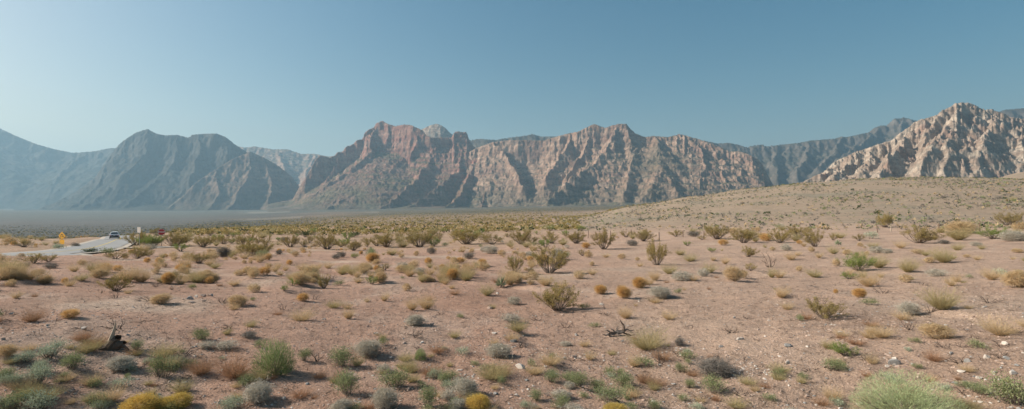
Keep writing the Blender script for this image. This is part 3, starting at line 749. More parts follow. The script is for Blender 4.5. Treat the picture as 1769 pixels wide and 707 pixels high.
def fuzzy(rng, lod, n0=2600, zs=0.9, wid=0.012, amp=0.22, inner=0.45, messy=0.2, zmin=-0.95):
    """dense dome of fine dry twigs"""
    st, fo = Geo(), Geo()
    n = n0 // {0: 1, 1: 3, 2: 9}[lod]; wd = wid * {0: 1, 1: 1.7, 2: 3.0}[lod]
    d = hemi(n, rng, zmin); R = 0.5 * lobes(d, rng, 10, amp)[:, None]
    c = np.array([0, 0, 0.47])
    B = c + d * R * np.array([1, 1, 1.08]) * rng.uniform(0.8, 1.06, (n, 1)) + rng.normal(0, 0.02, (n, 3))
    A = c + (d + rng.normal(0, messy, (n, 3))) * R * rng.uniform(inner - .25, inner + .25, (n, 1))
    A[:, 2] = np.maximum(A[:, 2], 0.0); B[:, 2] = np.maximum(B[:, 2], 0.02)
    A[:, 2] *= zs; B[:, 2] *= zs
    fo.add(*spikes(A, B, wd, rng))
    sg, _ = stems_from(rng, {0: 16, 1: 9, 2: 5}[lod], 1.1, 0.6, 0.012, 0.2); st.add(*tubes(sg, 3))
    return st, fo

def tuft(rng, lod, n0=520, spread=0.85, wid=0.012):
    """loose dry grass and twigs, open towards the top"""
    st, fo = Geo(), Geo()
    n = n0 // {0: 1, 1: 2, 2: 5}[lod]; wd = wid * {0: 1, 1: 1.5, 2: 2.6}[lod]
    a = rng.uniform(0, 2 * math.pi, n); t = spread * np.sqrt(rng.uniform(0, 1, n))
    d = np.stack([np.cos(a) * np.sin(t), np.sin(a) * np.sin(t), np.cos(t)], 1)
    L = rng.uniform(0.35, 1.0, (n, 1)) * lobes(d, rng, 8, 0.3)[:, None]
    A = np.stack([np.cos(a), np.sin(a), a * 0], 1) * rng.uniform(0, .16, (n, 1)) + d * L * rng.uniform(0, .5, (n, 1))
    M = A + d * L * 0.55 + rng.normal(0, .05, (n, 3))
    B = M + unit(d + rng.normal(0, .45, (n, 3))) * L * 0.42
    A[:, 2] = np.maximum(A[:, 2], -.02); B[:, 2] = np.maximum(B[:, 2], 0.02)
    fo.add(*spikes(A, M, wd, rng)); fo.add(*spikes(M, B, wd * .8, rng))
    sg, _ = stems_from(rng, {0: 12, 1: 7, 2: 4}[lod], 1.0, 0.5, 0.013, 0.25); st.add(*tubes(sg, 3))
    return st, fo

def leafy_low(rng, lod, n0=1500, width=1.0, lw=0.5):
    """several low clumps of small soft leaves on short stems"""
    st, fo = Geo(), Geo()
    k = 6
    ca = rng.uniform(0, 2 * math.pi, k); cr = 0.55 * np.sqrt(rng.uniform(0, 1, k)) * width
    cc = np.stack([np.cos(ca) * cr, np.sin(ca) * cr, ca * 0 + rng.uniform(.25, .5, k)], 1)
    n = n0 // {0: 1, 1: 3, 2: 9}[lod]; L = {0: .07, 1: .115, 2: .19}[lod]
    i = rng.integers(0, k, n); d = hemi(n, rng, -.35)
    C = cc[i] + d * np.array([.40, .40, .42]) * rng.uniform(.25, 1.15, (n, 1)) + rng.normal(0, .05, (n, 3)); C[:, 2] = np.abs(C[:, 2])
    dd = unit(d + rng.normal(0, .5, d.shape) + np.array([0, 0, .35]))
    fo.add(*leaves(C, C + dd * L * rng.uniform(.6, 1.3, (n, 1)), L * lw, rng))
    sg = []
    for q in range({0: 60, 1: 24, 2: 8}[lod]):
        c = cc[q % k] + rng.normal(0, .14, 3); c[2] = abs(c[2]) + .1
        p = np.array([c[0] * .35, c[1] * .35, -.03]); mid = (p + c) / 2 + rng.normal(0, .05, 3)
        sg += [(p, mid, .011, .008), (mid, c, .008, .003)]
    st.add(*tubes(sg, 3))
    return st, fo

def feathery(rng, lod, n0=3600, w0=.012, wild=.22):
    """fine upright green broom-like twigs"""
    st, fo = Geo(), Geo()
    n = n0 // {0: 1, 1: 3, 2: 9}[lod]; wd = w0 * {0: 1, 1: 1.7, 2: 3}[lod]
    d = hemi(n, rng, 0.05); R = lobes(d, rng, 12, .22)[:, None]
    P = d * np.array([.62, .62, .92]) * R * rng.uniform(.45, 1.0, (n, 1))
    u = unit(d + np.array([0, 0, .6]) + rng.normal(0, wild, d.shape))
    L = rng.uniform(.07, .2, (n, 1)) * (1 if wild < .3 else .6)
    fo.add(*spikes(P - u * L * .5, P + u * L * .5, wd, rng))
    sg, _ = stems_from(rng, {0: 34, 1: 16, 2: 8}[lod], .95, .75, .012, .12); st.add(*tubes(sg, 3))
    return st, fo

def dead(rng, lod):
    st, fo = Geo(), Geo()
    sg, tips = stems_from(rng, {0: 11, 1: 8, 2: 5}[lod], 1.15, .95, .03, .32)
    st.add(*tubes(sg, 4))
    T1 = np.array([t[1] for t in tips]); n = len(T1) * {0: 6, 1: 4, 2: 2}[lod]
    A = T1[rng.integers(0, len(T1), n)] - rng.normal(0, .05, (n, 3)); B = A + unit(rng.normal(size=(n, 3)) + np.array([0, 0, .4])) * rng.uniform(.06, .2, (n, 1))
    B[:, 2] = np.maximum(B[:, 2], .02)
    fo.add(*spikes(A, B, .012 * {0: 1, 1: 1.5, 2: 2.4}[lod], rng))
    return st, fo

def yucca(rng, lod):
    st, fo = Geo(), Geo()
    n = {0: 85, 1: 60, 2: 40}[lod]
    d = hemi(n, rng, -.12); c = np.array([0, 0, .18])
    L = rng.uniform(.55, .82, (n, 1)); A = c + d * .06; B = c + d * L
    B[:, 2] = np.maximum(B[:, 2], .03)
    V1, F1 = leaves(A, B, .075 if lod == 0 else .1, rng); fo.add(V1, F1)
    st.add(*tubes([(np.array([0, 0, -.08]), np.array([0, 0, .2]), .10, .08)], 8))
    return st, fo

MT = {
    'bark': plain('grey_bark', (0.21, 0.165, 0.13), .9, var=.3), 'pale_bark': plain('bleached_bark', (0.36, 0.31, 0.27), .9, var=.25),
    'dark_bark': plain('dark_bark', (0.085, 0.06, 0.045), .9, var=.3),
    'creosote': leafy('creosote_leaf', (0.28, 0.215, 0.075), (0.47, 0.37, 0.15), (0.27, 0.21, 0.10), .3),
    'creosote_green': leafy('creosote_green_leaf', (0.195, 0.232, 0.068), (0.360, 0.405, 0.120), (0.225, 0.285, 0.090), .3),
    'gold': leafy('golden_twig', (0.525, 0.312, 0.119), (0.750, 0.488, 0.200), (0.625, 0.413, 0.188), .3),
    'straw': leafy('straw', (0.475, 0.350, 0.194), (0.700, 0.537, 0.325), (0.575, 0.413, 0.237), .3),
    'straw_green': leafy('olive_straw', (0.338, 0.284, 0.135), (0.567, 0.472, 0.257), (0.446, 0.365, 0.189), .3),
    'grey': leafy('grey_twig', (0.375, 0.338, 0.269), (0.625, 0.575, 0.475), (0.450, 0.400, 0.312), .25),
    'darkgrey': leafy('dark_grey_twig', (0.163, 0.144, 0.125), (0.325, 0.294, 0.256), (0.213, 0.188, 0.150), .2),
    'silver': leafy('silver_leaf', (0.297, 0.338, 0.230), (0.567, 0.608, 0.459), (0.338, 0.365, 0.230), .2),
    'silvergreen': leafy('sage_leaf', (0.189, 0.223, 0.101), (0.378, 0.405, 0.223), (0.270, 0.284, 0.135), .25),
    'feather': leafy('broom_green', (0.216, 0.257, 0.101), (0.392, 0.446, 0.203), (0.257, 0.311, 0.135), .3),
    'pale_feather': leafy('pale_broom_green', (0.338, 0.388, 0.188), (0.587, 0.637, 0.362), (0.413, 0.475, 0.250), .3),
    'yellow': leafy('yellow_cushion_twig', (0.525, 0.350, 0.088), (0.775, 0.550, 0.163), (0.500, 0.400, 0.125), .3),
    'dark_green': leafy('dark_green_leaf', (0.050, 0.070, 0.035), (0.110, 0.135, 0.060), (0.070, 0.100, 0.045), .2),
    'rust': leafy('rusty_twig', (0.338, 0.175, 0.100), (0.500, 0.300, 0.175), (0.375, 0.250, 0.150), .25),
    'yucca': leafy('yucca_leaf', (0.213, 0.250, 0.150), (0.400, 0.425, 0.275), (0.275, 0.325, 0.213), .15),
    'dead': leafy('dead_twig', (0.125, 0.094, 0.069), (0.275, 0.213, 0.163), (0.188, 0.138, 0.100), .1),
}
# kind: (object name, category, maker, stem material, foliage material, foliage part name, natural width/height)
KINDS = {
    'creosote': ('creosote_bush', 'bush', creosote, 'bark', 'creosote', 'foliage', 1.35),
    'creosote_green': ('creosote_bush', 'bush', creosote, 'bark', 'creosote_green', 'foliage', 1.35),
    'gold': ('golden_shrub', 'shrub', lambda r, l: fuzzy(r, l), 'bark', 'gold', 'twigs', 1.1),
    'straw': ('straw_shrub', 'shrub', lambda r, l: tuft(r, l, 900, .95, .009), 'bark', 'straw', 'twigs', 1.5),
    'olive': ('olive_shrub', 'shrub', lambda r, l: tuft(r, l, 1200, 1.0, .009), 'bark', 'straw_green', 'twigs', 1.55),
    'tan': ('dry_shrub', 'shrub', lambda r, l: fuzzy(r, l, 1700, .9, .013, .35, .5, .35), 'bark', 'straw', 'twigs', 1.1),
    'grey': ('grey_shrub', 'shrub', lambda r, l: fuzzy(r, l, 2200, .85, .013, .3, .55, .4), 'pale_bark', 'grey', 'twigs', 1.1),
    'darkgrey': ('grey_shrub', 'shrub', lambda r, l: fuzzy(r, l, 2000, .85, .013, .35, .5, .5), 'dark_bark', 'darkgrey', 'twigs', 1.1),
    'silver': ('silver_leaf_shrub', 'shrub', lambda r, l: leafy_low(r, l, 1700), 'bark', 'silver', 'foliage', 1.9),
    'sage': ('sage_shrub', 'shrub', lambda r, l: leafy_low(r, l, 1900, .9, .42), 'bark', 'silvergreen', 'foliage', 1.8),
    'feather': ('broom_bush', 'bush', feathery, 'bark', 'feather', 'twigs', 1.25),
    'pale_feather': ('broom_bush', 'bush', lambda r, l: feathery(r, l, 16000, .0042, .5), 'bark', 'pale_feather', 'twigs', 1.25),
    'yellow': ('cushion_shrub', 'shrub', lambda r, l: fuzzy(r, l, 3600, .85, .011, .18, .65, .2), 'bark', 'yellow', 'twigs', 1.1),
    'dark': ('evergreen_bush', 'bush', lambda r, l: leafy_low(r, l, 1700, .9, .6), 'dark_bark', 'dark_green', 'foliage', 1.8),
    'rust': ('rusty_shrub', 'shrub', lambda r, l: tuft(r, l, 900, 1.1, .009), 'dark_bark', 'rust', 'twigs', 1.6),
    'yucca': ('yucca', 'yucca', yucca, 'bark', 'yucca', 'leaves', 1.7),
    'dead': ('dead_bush', 'dead bush', dead, 'dark_bark', 'dead', 'twigs', 1.5),
}
NV = 4
_cache = {}
def variant(kind, v, lod):
    key = (kind, v, lod)
    if key not in _cache:
        name, cat, mk, ms, mf, part, wh = KINDS[kind]
        rng = np.random.default_rng(sum(map(ord, kind)) * 31 + v * 7 + lod)
        st, fo = mk(rng, lod)
        if lod == 0:
            _cache[key] = (st.mesh('stems', MT[ms]), fo.mesh(part, MT[mf]))
        else:
            _cache[key] = join_geo(name, [(st, MT[ms]), (fo, MT[mf])])
    return _cache[key]

_used = {}
def plant(kind, x, y, z, h, wpx_over_h, label, group=None, lod=None, rz=None):
    name, cat, mk, ms, mf, part, wh = KINDS[kind]
    px = h / max(y, 1.0) * F
    if lod is None and kind == 'dead': lod = 1
    if lod is None: lod = 0 if px >= 20 else (1 if px >= 8 else 2)
    k = _used.get((kind, lod), 0); _used[(kind, lod)] = k + 1
    v = k % NV
    sx = h * min(max(wpx_over_h / wh, .55), 2.0)
    rz = random.uniform(0, 6.28) if rz is None else rz
    if lod == 0:
        o = empty(name, (x, y, z), rz, (sx, sx, h))
        s, f = variant(kind, v, 0)
        link('stems', s, o); link(part, f, o)
    else:
        o = link(name, variant(kind, v, lod)); o.location = (x, y, z); o.rotation_euler = (0, 0, rz); o.scale = (sx, sx, h)
    tag(o, label, cat, group)
    return o

# plants one can point at: kind, foot pixel x, y, height, width (photo pixels)
P = '''
creosote 949 472 51 66|creosote 890 471 32 32|creosote 964 537 50 76|gold 1038 508 20 27|gold 1077 515 25 31|gold 1104 498 24 29|grey 1143 513 22 44
creosote 1134 458 46 42|grey 1178 485 19 46|grey 1215 478 16 26|tan 1268 485 29 38|creosote 1292 444 20 28|creosote 1297 468 15 21|olive 1192 452 13 27
tan 1073 448 12 20|darkgrey 1092 425 13 23|creosote 900 422 28 42|creosote 954 421 18 38|creosote 996 421 24 36|creosote 1043 431 38 40|creosote 1112 417 22 36
creosote 1081 410 13 22|creosote 1168 409 13 28|darkgrey 1198 409 12 25|creosote 1239 413 27 48|creosote 1285 420 28 46|gold 1249 424 12 22|gold 1323 417 16 26
gold 1012 429 12 20|creosote_green 1230 436 9 16|creosote_green 1188 425 10 16|tan 1017 445 14 22|creosote 1006 442 12 16|straw 1047 445 9 20|olive 1175 441 13 23
tan 1000 482 17 27|straw 1023 475 12 22|grey 913 443 10 17|grey 888 526 18 28
creosote_green 1482 467 31 50|creosote_green 1467 482 14 31|tan 1445 460 17 20|tan 1502 491 13 13|gold 1485 514 20 26|gold 1444 507 10 10|creosote 1425 551 37 62
olive 1630 454 26 40|grey 1617 477 15 46|silver 1731 479 18 30|creosote 1762 479 14 30|straw 1350 515 20 26|dead 1330 462 32 26|olive 1333 480 18 18
olive 1626 535 42 58|grey 1570 544 28 40|dead 1608 541 24 22|creosote 1587 420 33 68|tan 1661 404 27 56|creosote_green 1717 413 23 46|creosote 1742 390 26 42
grey 1751 417 22 52|creosote 1528 393 27 30|creosote 1380 411 23 40|creosote 1408 426 31 36|creosote 1347 420 26 42|gold 1321 415 14 25|gold 1381 422 9 14
yucca 1448 424 13 15|grey 1358 433 13 22|olive 1451 412 12 22|olive 1440 439 14 20|tan 1462 440 12 22|silver 1505 413 14 28|grey 1514 437 14 26|grey 1533 438 11 20
darkgrey 1632 422 10 30|grey 1686 425 9 26|tan 1586 439 11 25|tan 1669 445 8 14|tan 1762 437 9 15|straw 1415 446 11 16|straw 1378 442 9 15|tan 1335 433 9 14
creosote 201 503 31 46|creosote 237 424 26 42|creosote 300 426 28 54|creosote_green 312 434 16 23|creosote 351 427 21 36|creosote 343 455 21 38|creosote 387 422 18 30
creosote 432 442 27 42|dark 155 438 11 28|sage 186 440 14 28|creosote 201 447 13 36|creosote 237 447 22 36|creosote 257 443 12 22|creosote 58 455 18 56
creosote 84 452 14 30|darkgrey 88 464 12 25|darkgrey 43 462 10 19|tan 356 481 20 27|tan 412 476 12 24|straw 404 493 11 28|tan 440 505 19 33|tan 277 525 22 46
straw 28 516 15 20|tan 19 495 15 22|straw 120 495 15 25|olive 140 485 14 30|creosote 309 486 15 20|creosote 303 478 12 22|dead 270 495 12 25|olive 371 464 12 22
darkgrey 131 427 9 15|silver 102 432 13 28|creosote 43 427 14 36|gold 203 468 12 22
gold 457 475 18 28|gold 500 458 11 14|gold 643 454 21 28|creosote 565 431 31 40|creosote 611 433 20 32|creosote 502 427 22 36|creosote 669 427 26 52
creosote 725 427 31 56|creosote 805 422 30 56|creosote 446 441 22 56|creosote 650 425 18 26|creosote 850 422 19 42|creosote_green 613 446 10 15|olive 608 475 18 28
creosote 664 467 14 21|creosote_green 642 491 17 26|creosote_green 506 494 15 18|creosote_green 491 503 12 15|creosote 560 499 28 19|grey 518 477 8 26|gold 523 520 18 29
tan 704 503 18 23|straw 737 534 29 39|straw 712 536 21 26|straw 664 520 19 21|straw 600 534 14 22|olive 842 511 19 28|yucca 866 497 25 30|yucca 824 464 12 16
grey 696 464 13 25|grey 725 472 12 25|dead 773 488 18 15|dead 488 536 18 17|dark 528 410 11 28|dark 611 410 10 31|dark 456 402 7 17
gold 121 549 18 37|silver 85 616 31 60|silver 38 628 25 42|silver 61 666 38 62|sage 126 637 32 56|silver 70 708 36 70|silver 181 707 20 40|grey 210 638 31 50
silver 226 642 16 24|sage 281 652 46 52|straw 190 695 33 52|yellow 240 716 40 66|yellow 283 707 25 44|tan 12 615 25 36|feather 476 644 58 70|sage 524 624 25 33
rust 407 653 45 72|rust 348 646 35 56|grey 390 603 18 48|grey 357 602 15 30|darkgrey 429 583 15 35|grey 447 695 40 56|tan 410 529 24 40|straw 521 555 20 46
yellow 308 704 30 52|silver 400 707 23 60|sage 590 631 40 56|sage 600 682 48 62|grey 635 613 32 56|feather 725 621 20 25|sage 680 666 38 72|grey 664 705 43 54
grey 588 712 30 46|sage 740 702 45 42|sage 770 665 30 36|grey 808 682 35 46|yellow 828 706 31 50|grey 790 707 24 36|grey 717 562 22 39|straw 602 551 22 26
grey 862 616 31 53|sage 821 631 10 22|sage 867 665 18 22|grey 884 558 18 52|sage 952 660 28 40|sage 996 665 30 52|sage 1034 678 30 42|sage 1075 666 28 56
sage 1050 692 30 76|sage 966 704 25 46|sage 928 692 25 32|sage 1133 707 20 36|yellow 1063 716 22 56|sage 917 633 15 21|sage 953 622 15 19|straw 1019 622 18 25
olive 1116 604 34 66|grey 978 598 11 30|straw 1081 551 22 28|darkgrey 1236 647 31 66|sage 1236 680 35 58|darkgrey 1173 597 19 19|sage 1178 644 20 26
sage 1189 671 20 28|sage 1180 694 16 26|sage 1190 630 12 18|grey 1370 716 14 44|creosote_green 1458 613 22 44|tan 1617 584 34 60|pale_feather 1570 726 70 176
sage 1752 697 52 100|straw 1503 580 23 21|dead 1551 587 13 14|dead 1672 573 9 20|dead 978 566 16 26|straw 1560 553 16 34
'''
PL = [[(q.split()[0], *map(float, q.split()[1:])) for q in ln.split('|')] for ln in P.strip().splitlines()]
PL = [q for ln in PL for q in ln]

LOOK = {
    'creosote': ['airy olive-green', 'thin twiggy olive', 'yellowish olive many-stemmed', 'open vase-shaped olive'],
    'creosote_green': ['bright green', 'fresh green twiggy', 'compact yellow-green'],
    'gold': ['round golden', 'dense amber ball-like', 'honey-coloured domed'], 'straw': ['wispy straw-coloured', 'loose pale straw', 'see-through straw'],
    'olive': ['drab olive-straw', 'half-dry olive', 'dusty olive twiggy'], 'tan': ['tan dried', 'pale tan rounded', 'sandy fuzzy'],
    'grey': ['pale grey twiggy', 'ash-grey low', 'silvery grey dried', 'whitish grey fuzzy'], 'darkgrey': ['dark grey dead-looking', 'charcoal grey twiggy'],
    'silver': ['silvery leafy', 'pale sage-silver', 'frosted grey-green'], 'sage': ['soft grey-green leafy', 'dull green low leafy', 'mid green clumpy', 'sage green spreading'],
    'feather': ['feathery green'], 'pale_feather': ['broad pale green feathery'], 'yellow': ['mustard yellow cushion-like', 'dense yellow domed', 'ochre yellow mounded'],
    'dark': ['dark green evergreen', 'blackish green'], 'rust': ['rusty brown twiggy', 'reddish dry'], 'yucca': ['spiky rosette', 'bluish spiky'], 'dead': ['bare dark', 'leafless brown branching'],
}
MARKS = [(279, 427, 'the red stop sign'), (107, 428, 'the yellow warning sign'), (198, 412, 'the car'), (240, 427, 'the pale rectangular sign'), (195, 606, 'the splintered stump'),
         (1068, 580, 'the fallen dead branch'), (866, 497, 'the spiky yucca'), (476, 644, 'the feathery green bush'), (328, 517, 'the row of loose rocks'),
         (1077, 515, 'the golden ball trio'), (949, 472, 'the big creosote with bare grey stems'), (1134, 458, 'the upright creosote with a long shadow'), (1570, 700, 'the broad pale green bush'),
         (1545, 628, 'the rounded grey boulder'), (1290, 640, 'the white pebble patch'), (1608, 541, 'the forked dead trunk'), (1622, 401, 'the thick dark fence post'), (1016, 411, 'the sunward end of the fence'),
         (240, 716, 'the mustard cushion'), (1752, 697, 'the dark green corner bush'), (1482, 467, 'the bright green creosote'), (1692, 399, 'the last fence post'), (1180, 410, 'the middle fence posts'),
         (635, 613, 'the whitish dome'), (1063, 716, 'the yellow mound at the bottom edge'), (457, 475, 'the lone amber shrub'), (1278, 586, 'the flat white stone'), (901, 637, 'the flat pale slab'),
         (201, 503, 'the vase-shaped creosote'), (121, 549, 'the flat golden dome'), (1236, 647, 'the charcoal grey shrub'), (528, 410, 'the blackish evergreens'), (1516, 401, 'the bent fence post'), (60, 442, 'the road bend')]
_lab = set()
def rel(px, py, m):
    dx, dy = px - m[0], (py - m[1]) * 2.2
    if abs(dx) > 1.6 * abs(dy): return 'on the sunny side of' if dx < 0 else 'on the shadow side of'
    if dy > 0: return 'in front of' if abs(dx) < .6 * abs(dy) else ('diagonally in front of' if dx > 0 else 'sunward in front of')
    return 'behind' if abs(dx) < .6 * abs(dy) else ('diagonally behind' if dx > 0 else 'sunward behind')
def make_label(kind, px, py, h, k):
    noun = {'yucca': 'yucca', 'dead': 'dead bush'}.get(kind, KINDS[kind][1])
    size = 'tiny' if h < 11 else 'small' if h < 17 else 'medium' if h < 28 else 'large'
    ms = sorted(MARKS, key=lambda m: math.hypot(px - m[0], 2.2 * (py - m[1])))
    ms = [m for m in ms if math.hypot(px - m[0], py - m[1]) > 6]
    for a in range(3):
        for look in [LOOK[kind][(k + j) % len(LOOK[kind])] for j in range(len(LOOK[kind]))]:
            for b in ([None] if a == 0 else [0, 1, 2]):
                t = f"{size} {look} {noun} {rel(px, py, ms[a if b is None else b])} {ms[a if b is None else b][2]}"
                if b is not None and a + b < len(ms) and a:
                    n2 = ms[b + a][2]
                    t = f"{size} {look} {noun} between {ms[b][2]} and {n2}"
                if t not in _lab and len(t.replace('-', ' ').split()) <= 16:
                    _lab.add(t); return t
    return None
SPECIAL = {(949, 472): 'big airy creosote bush with bare grey lower stems on the open plain', (866, 497): 'spiky grey-green yucca rosette alone on the gravel', (1134, 458): 'upright olive creosote bush casting a long thin shadow',
           (1077, 515): 'front amber ball-shaped shrub of the golden trio', (1104, 498): 'rear golden ball-shaped shrub of the golden trio', (1038, 508): 'smaller golden ball-shaped shrub on the sunny side of the trio',
           (476, 644): 'rounded feathery green bush with a strong shadow on the near ground', (1570, 726): 'broad pale green feathery bush cut by the bottom edge', (240, 716): 'mustard yellow cushion shrub at the bottom edge among silvery leaves',
           (1752, 697): 'spreading dark sage bush in the bottom corner of the stony ground', (1608, 541): 'forked blackened dead trunk under a wispy olive shrub', (635, 613): 'whitish grey dome-shaped shrub beside a leafy sage clump',
           (1063, 716): 'yellow mound of a shrub at the bottom edge below sage clumps', (1482, 467): 'bright green flat-topped creosote bush standing alone', (457, 475): 'lone amber ball-shaped shrub on bare reddish soil',
           (201, 503): 'vase-shaped olive creosote bush on dark forked stems', (121, 549): 'flat golden dome-shaped shrub on bare reddish soil', (1236, 647): 'charcoal grey twiggy shrub beside the white pebble patch'}
placed = []
for k, (kind, px, py, h, wd) in enumerate(PL):
    x, y, z = at_pixel(px, py)
    s = y / F
    lab = SPECIAL.get((int(px), int(py))) or make_label(kind, px, py, h, k)
    g = None
    if lab is None: lab = f"{LOOK[kind][0]} {KINDS[kind][1]} on the gravel plain"; g = lab
    plant(kind, x, y, z - .01, h * s * 1.03, wd / h, lab, g)
    placed.append((px, py, wd))
    _lab.add(lab)

def clear(px, py, r):
    for a, b, wd in placed:
        if abs(px - a) < r + wd * .3 and abs(py - b) < (r + wd * .3) * .35: return False
    return True
def on_road(x, y):
    if not (-230 < x < -20): return False
    xx, yy = np.array([x]), np.array([y])
    return min(poly_dist(xx, yy, ROADL[::3])[0] - 4.6, poly_dist(xx, yy, TRACKL)[0] - 2.6) < 0

def fill(n, kinds, Xr, Yr, hm, wh, label, group, yb=1.0, r=3.0, test=None):
    """plants nothing tells apart: scattered, sizes in metres"""
    c = 0; tries = 0
    while c < n and tries < n * 30:
        tries += 1
        px = random.uniform(*Xr); py = Yr[0] + (Yr[1] - Yr[0]) * random.random() ** yb
        if test and random.random() > test(px, py): continue
        if not clear(px, py, r): continue
        x, y, z = at_pixel(px, py)
        if on_road(x, y): continue
        kind = random.choice(kinds); h = random.uniform(*hm) * random.choice((.75, 1, 1, 1.2))
        plant(kind, x, y, z - .01, h, random.uniform(*wh), label, group)
        placed.append((px, py, 4)); c += 1
    return c
fill(24, ['sage', 'silver', 'sage', 'grey', 'olive', 'straw'], (-30, 340), (612, 716), (.09, .18), (1.5, 2.4), 'low grey-green clump crowding the near ground around the silvery shrubs', 'low clumps around the silvery shrubs', 1.0, 1)
fill(34, ['sage', 'sage', 'olive', 'grey', 'straw'], (540, 1150), (640, 716), (.09, .19), (1.5, 2.6), 'low sage clump crowding the near edge below the eroded bank', 'low sage clumps of the near edge', 1.0, 1)
def patch(px, py):
    if px < 200 and 430 < py < 466 and random.random() < .85: return 0.0
    return float(sstep(-.25, .3, fbm(np.array([px / 90.0]), np.array([py / 22.0]), 3, 301))[0])
fill(290, ['straw', 'tan', 'tan', 'straw', 'olive', 'tan', 'straw', 'gold'], (-40, 960), (420, 492), (.26, .56), (1.15, 1.8), 'dry straw-coloured shrub among the many dotting the reddish plain before the road', 'dry straw-coloured shrubs dotting the plain', 1.25, 2.4, patch)
fill(60, ['straw', 'tan', 'olive'], (880, 1800), (426, 500), (.25, .5), (1.2, 1.9), 'small pale dry shrub scattered on the stony flat below the bare hill', 'small pale shrubs on the stony flat', 1.3, 4)
fill(130, ['creosote', 'creosote', 'olive', 'creosote_green'], (230, 1010), (398, 428), (.6, 1.6), (1.2, 1.9), 'olive creosote bush in the thicket along the far edge of the flat', 'creosote bushes along the far edge of the flat', 1.0, 3)
fill(26, ['creosote', 'tan', 'olive'], (1010, 1800), (398, 418), (.6, 1.2), (1.2, 1.9), 'olive bush in the line of scrub along the row of fence posts', 'bushes along the fence', 1.0, 4)
fill(50, ['tan', 'gold', 'straw', 'olive'], (-60, 260), (408, 436), (.4, .8), (1.2, 2.0), 'straw-coloured clump on the dry bank beside the road', 'straw clumps on the bank beside the road', 1.0, 2, lambda a, b: 1.0 if (b < 426 or a > 215) else 0.12)
fill(30, ['darkgrey', 'grey', 'sage'], (200, 1000), (414, 450), (.4, .8), (1.2, 1.9), 'grey-brown twiggy shrub among the golden shrubs of the flat', 'grey-brown shrubs of the flat', 1.0, 4)
fill(150, ['dead', 'olive', 'sage', 'straw', 'rust', 'dead'], (-40, 1800), (480, 640), (.09, .22), (1.4, 2.4), 'tiny withered sprig on the open gravel', 'tiny withered sprigs on the gravel', 1.2, 6)
fill(110, ['sage', 'silver', 'olive', 'dead', 'rust', 'straw'], (-40, 1800), (600, 712), (.07, .17), (1.4, 2.6), 'tiny sprig between the stones of the near ground', 'tiny sprigs of the near ground', 1.0, 7)

# the bare hill's low scrub: 300 plants, the rest as one mass; likewise the far scrub plain
def mass(name, label, n, sampler, mats_w, parts=26):
    """many far bushes too numerous to count, one mesh"""
    rng = np.random.default_rng(77 + n)
    g = [Geo() for _ in mats_w]
    for i in range(n):
        x, y, z, h = sampler(rng)
        k = rng.choice(len(mats_w), p=[w for _, w in mats_w])
        d = hemi(parts, rng, -.05); c = np.array([x, y, z])
        A = c + d * h * np.array([.5, .5, .45]) * rng.uniform(.2, .8, (parts, 1)) + np.array([0, 0, h * .25])
        B = A + unit(d + rng.normal(0, .5, d.shape)) * h * .38
        A[:, 2] = np.maximum(A[:, 2], z - .05); B[:, 2] = np.maximum(B[:, 2], z)
        g[k].add(*leaves(A, B, h * .26, rng))
    o = link(name, join_geo(name, [(gg, MT[m]) for gg, (m, _) in zip(g, mats_w) if gg.n]))
    return tag(o, label, 'scrub', kind='stuff')
def hill_s(rng):
    while True:
        th = math.atan((rng.uniform(960, 1840) - CX) / F); r = math.sqrt(rng.uniform(100**2, 370**2))
        x, y = r * math.sin(th), r * math.cos(th)
        if rng.uniform() < .35 + .9 * 1.4 * perlin(np.array([x / 22]), np.array([y / 30]), 9)[0] + .2: break
    return x, y, float(ground_z(x, y)) - .03, rng.uniform(.22, .55) + .5 * (rng.uniform() < .18)
def far_s(rng):
    while True:
        th = math.atan((rng.uniform(300, 1120) - CX) / F); r = 130 * (1700 / 130) ** rng.uniform(0, 1) ** .9
        x, y = r * math.sin(th), r * math.cos(th)
        if th > math.atan((1000 - CX) / F) and r < 330: continue
        break
    return x, y, float(ground_z(x, y)) - .05, rng.uniform(.8, 1.7)
def valley_s(rng):
    th = math.atan((rng.uniform(-80, 420) - CX) / F); r = 420 * (1500 / 420) ** rng.uniform(0, 1)
    x, y = r * math.sin(th), r * math.cos(th)
    return x, y, float(ground_z(x, y)) - .05, rng.uniform(.9, 1.9)
rg = np.random.default_rng(5)
for i in range(300):
    x, y, z, h = hill_s(rg)
    if math.hypot(x, y) > 230 and i % 2: x, y, z, h = hill_s(rg)
    plant(['sage', 'grey', 'darkgrey', 'olive', 'dark', 'creosote'][int(rg.integers(0, 6))], x, y, z, h * 1.1, 1.7, 'low scrub plant dotted over the bare gravel hill', 'low scrub plants of the bare hill', lod=2)
mass('hillside_scrub', 'tiny low scrub speckling the bare gravel hill', 8500, hill_s, [('silvergreen', .3), ('dark_green', .2), ('darkgrey', .35), ('straw', .15)], 15)
mass('desert_scrub', 'olive scrub covering the plain towards the mountains', 9500, far_s, [('creosote', .5), ('straw_green', .25), ('straw', .1), ('dark_green', .15)], 16)
mass('valley_scrub', 'dark scrub covering the valley beyond the road', 3000, valley_s, [('creosote', .3), ('dark_green', .3), ('darkgrey', .4)], 16)

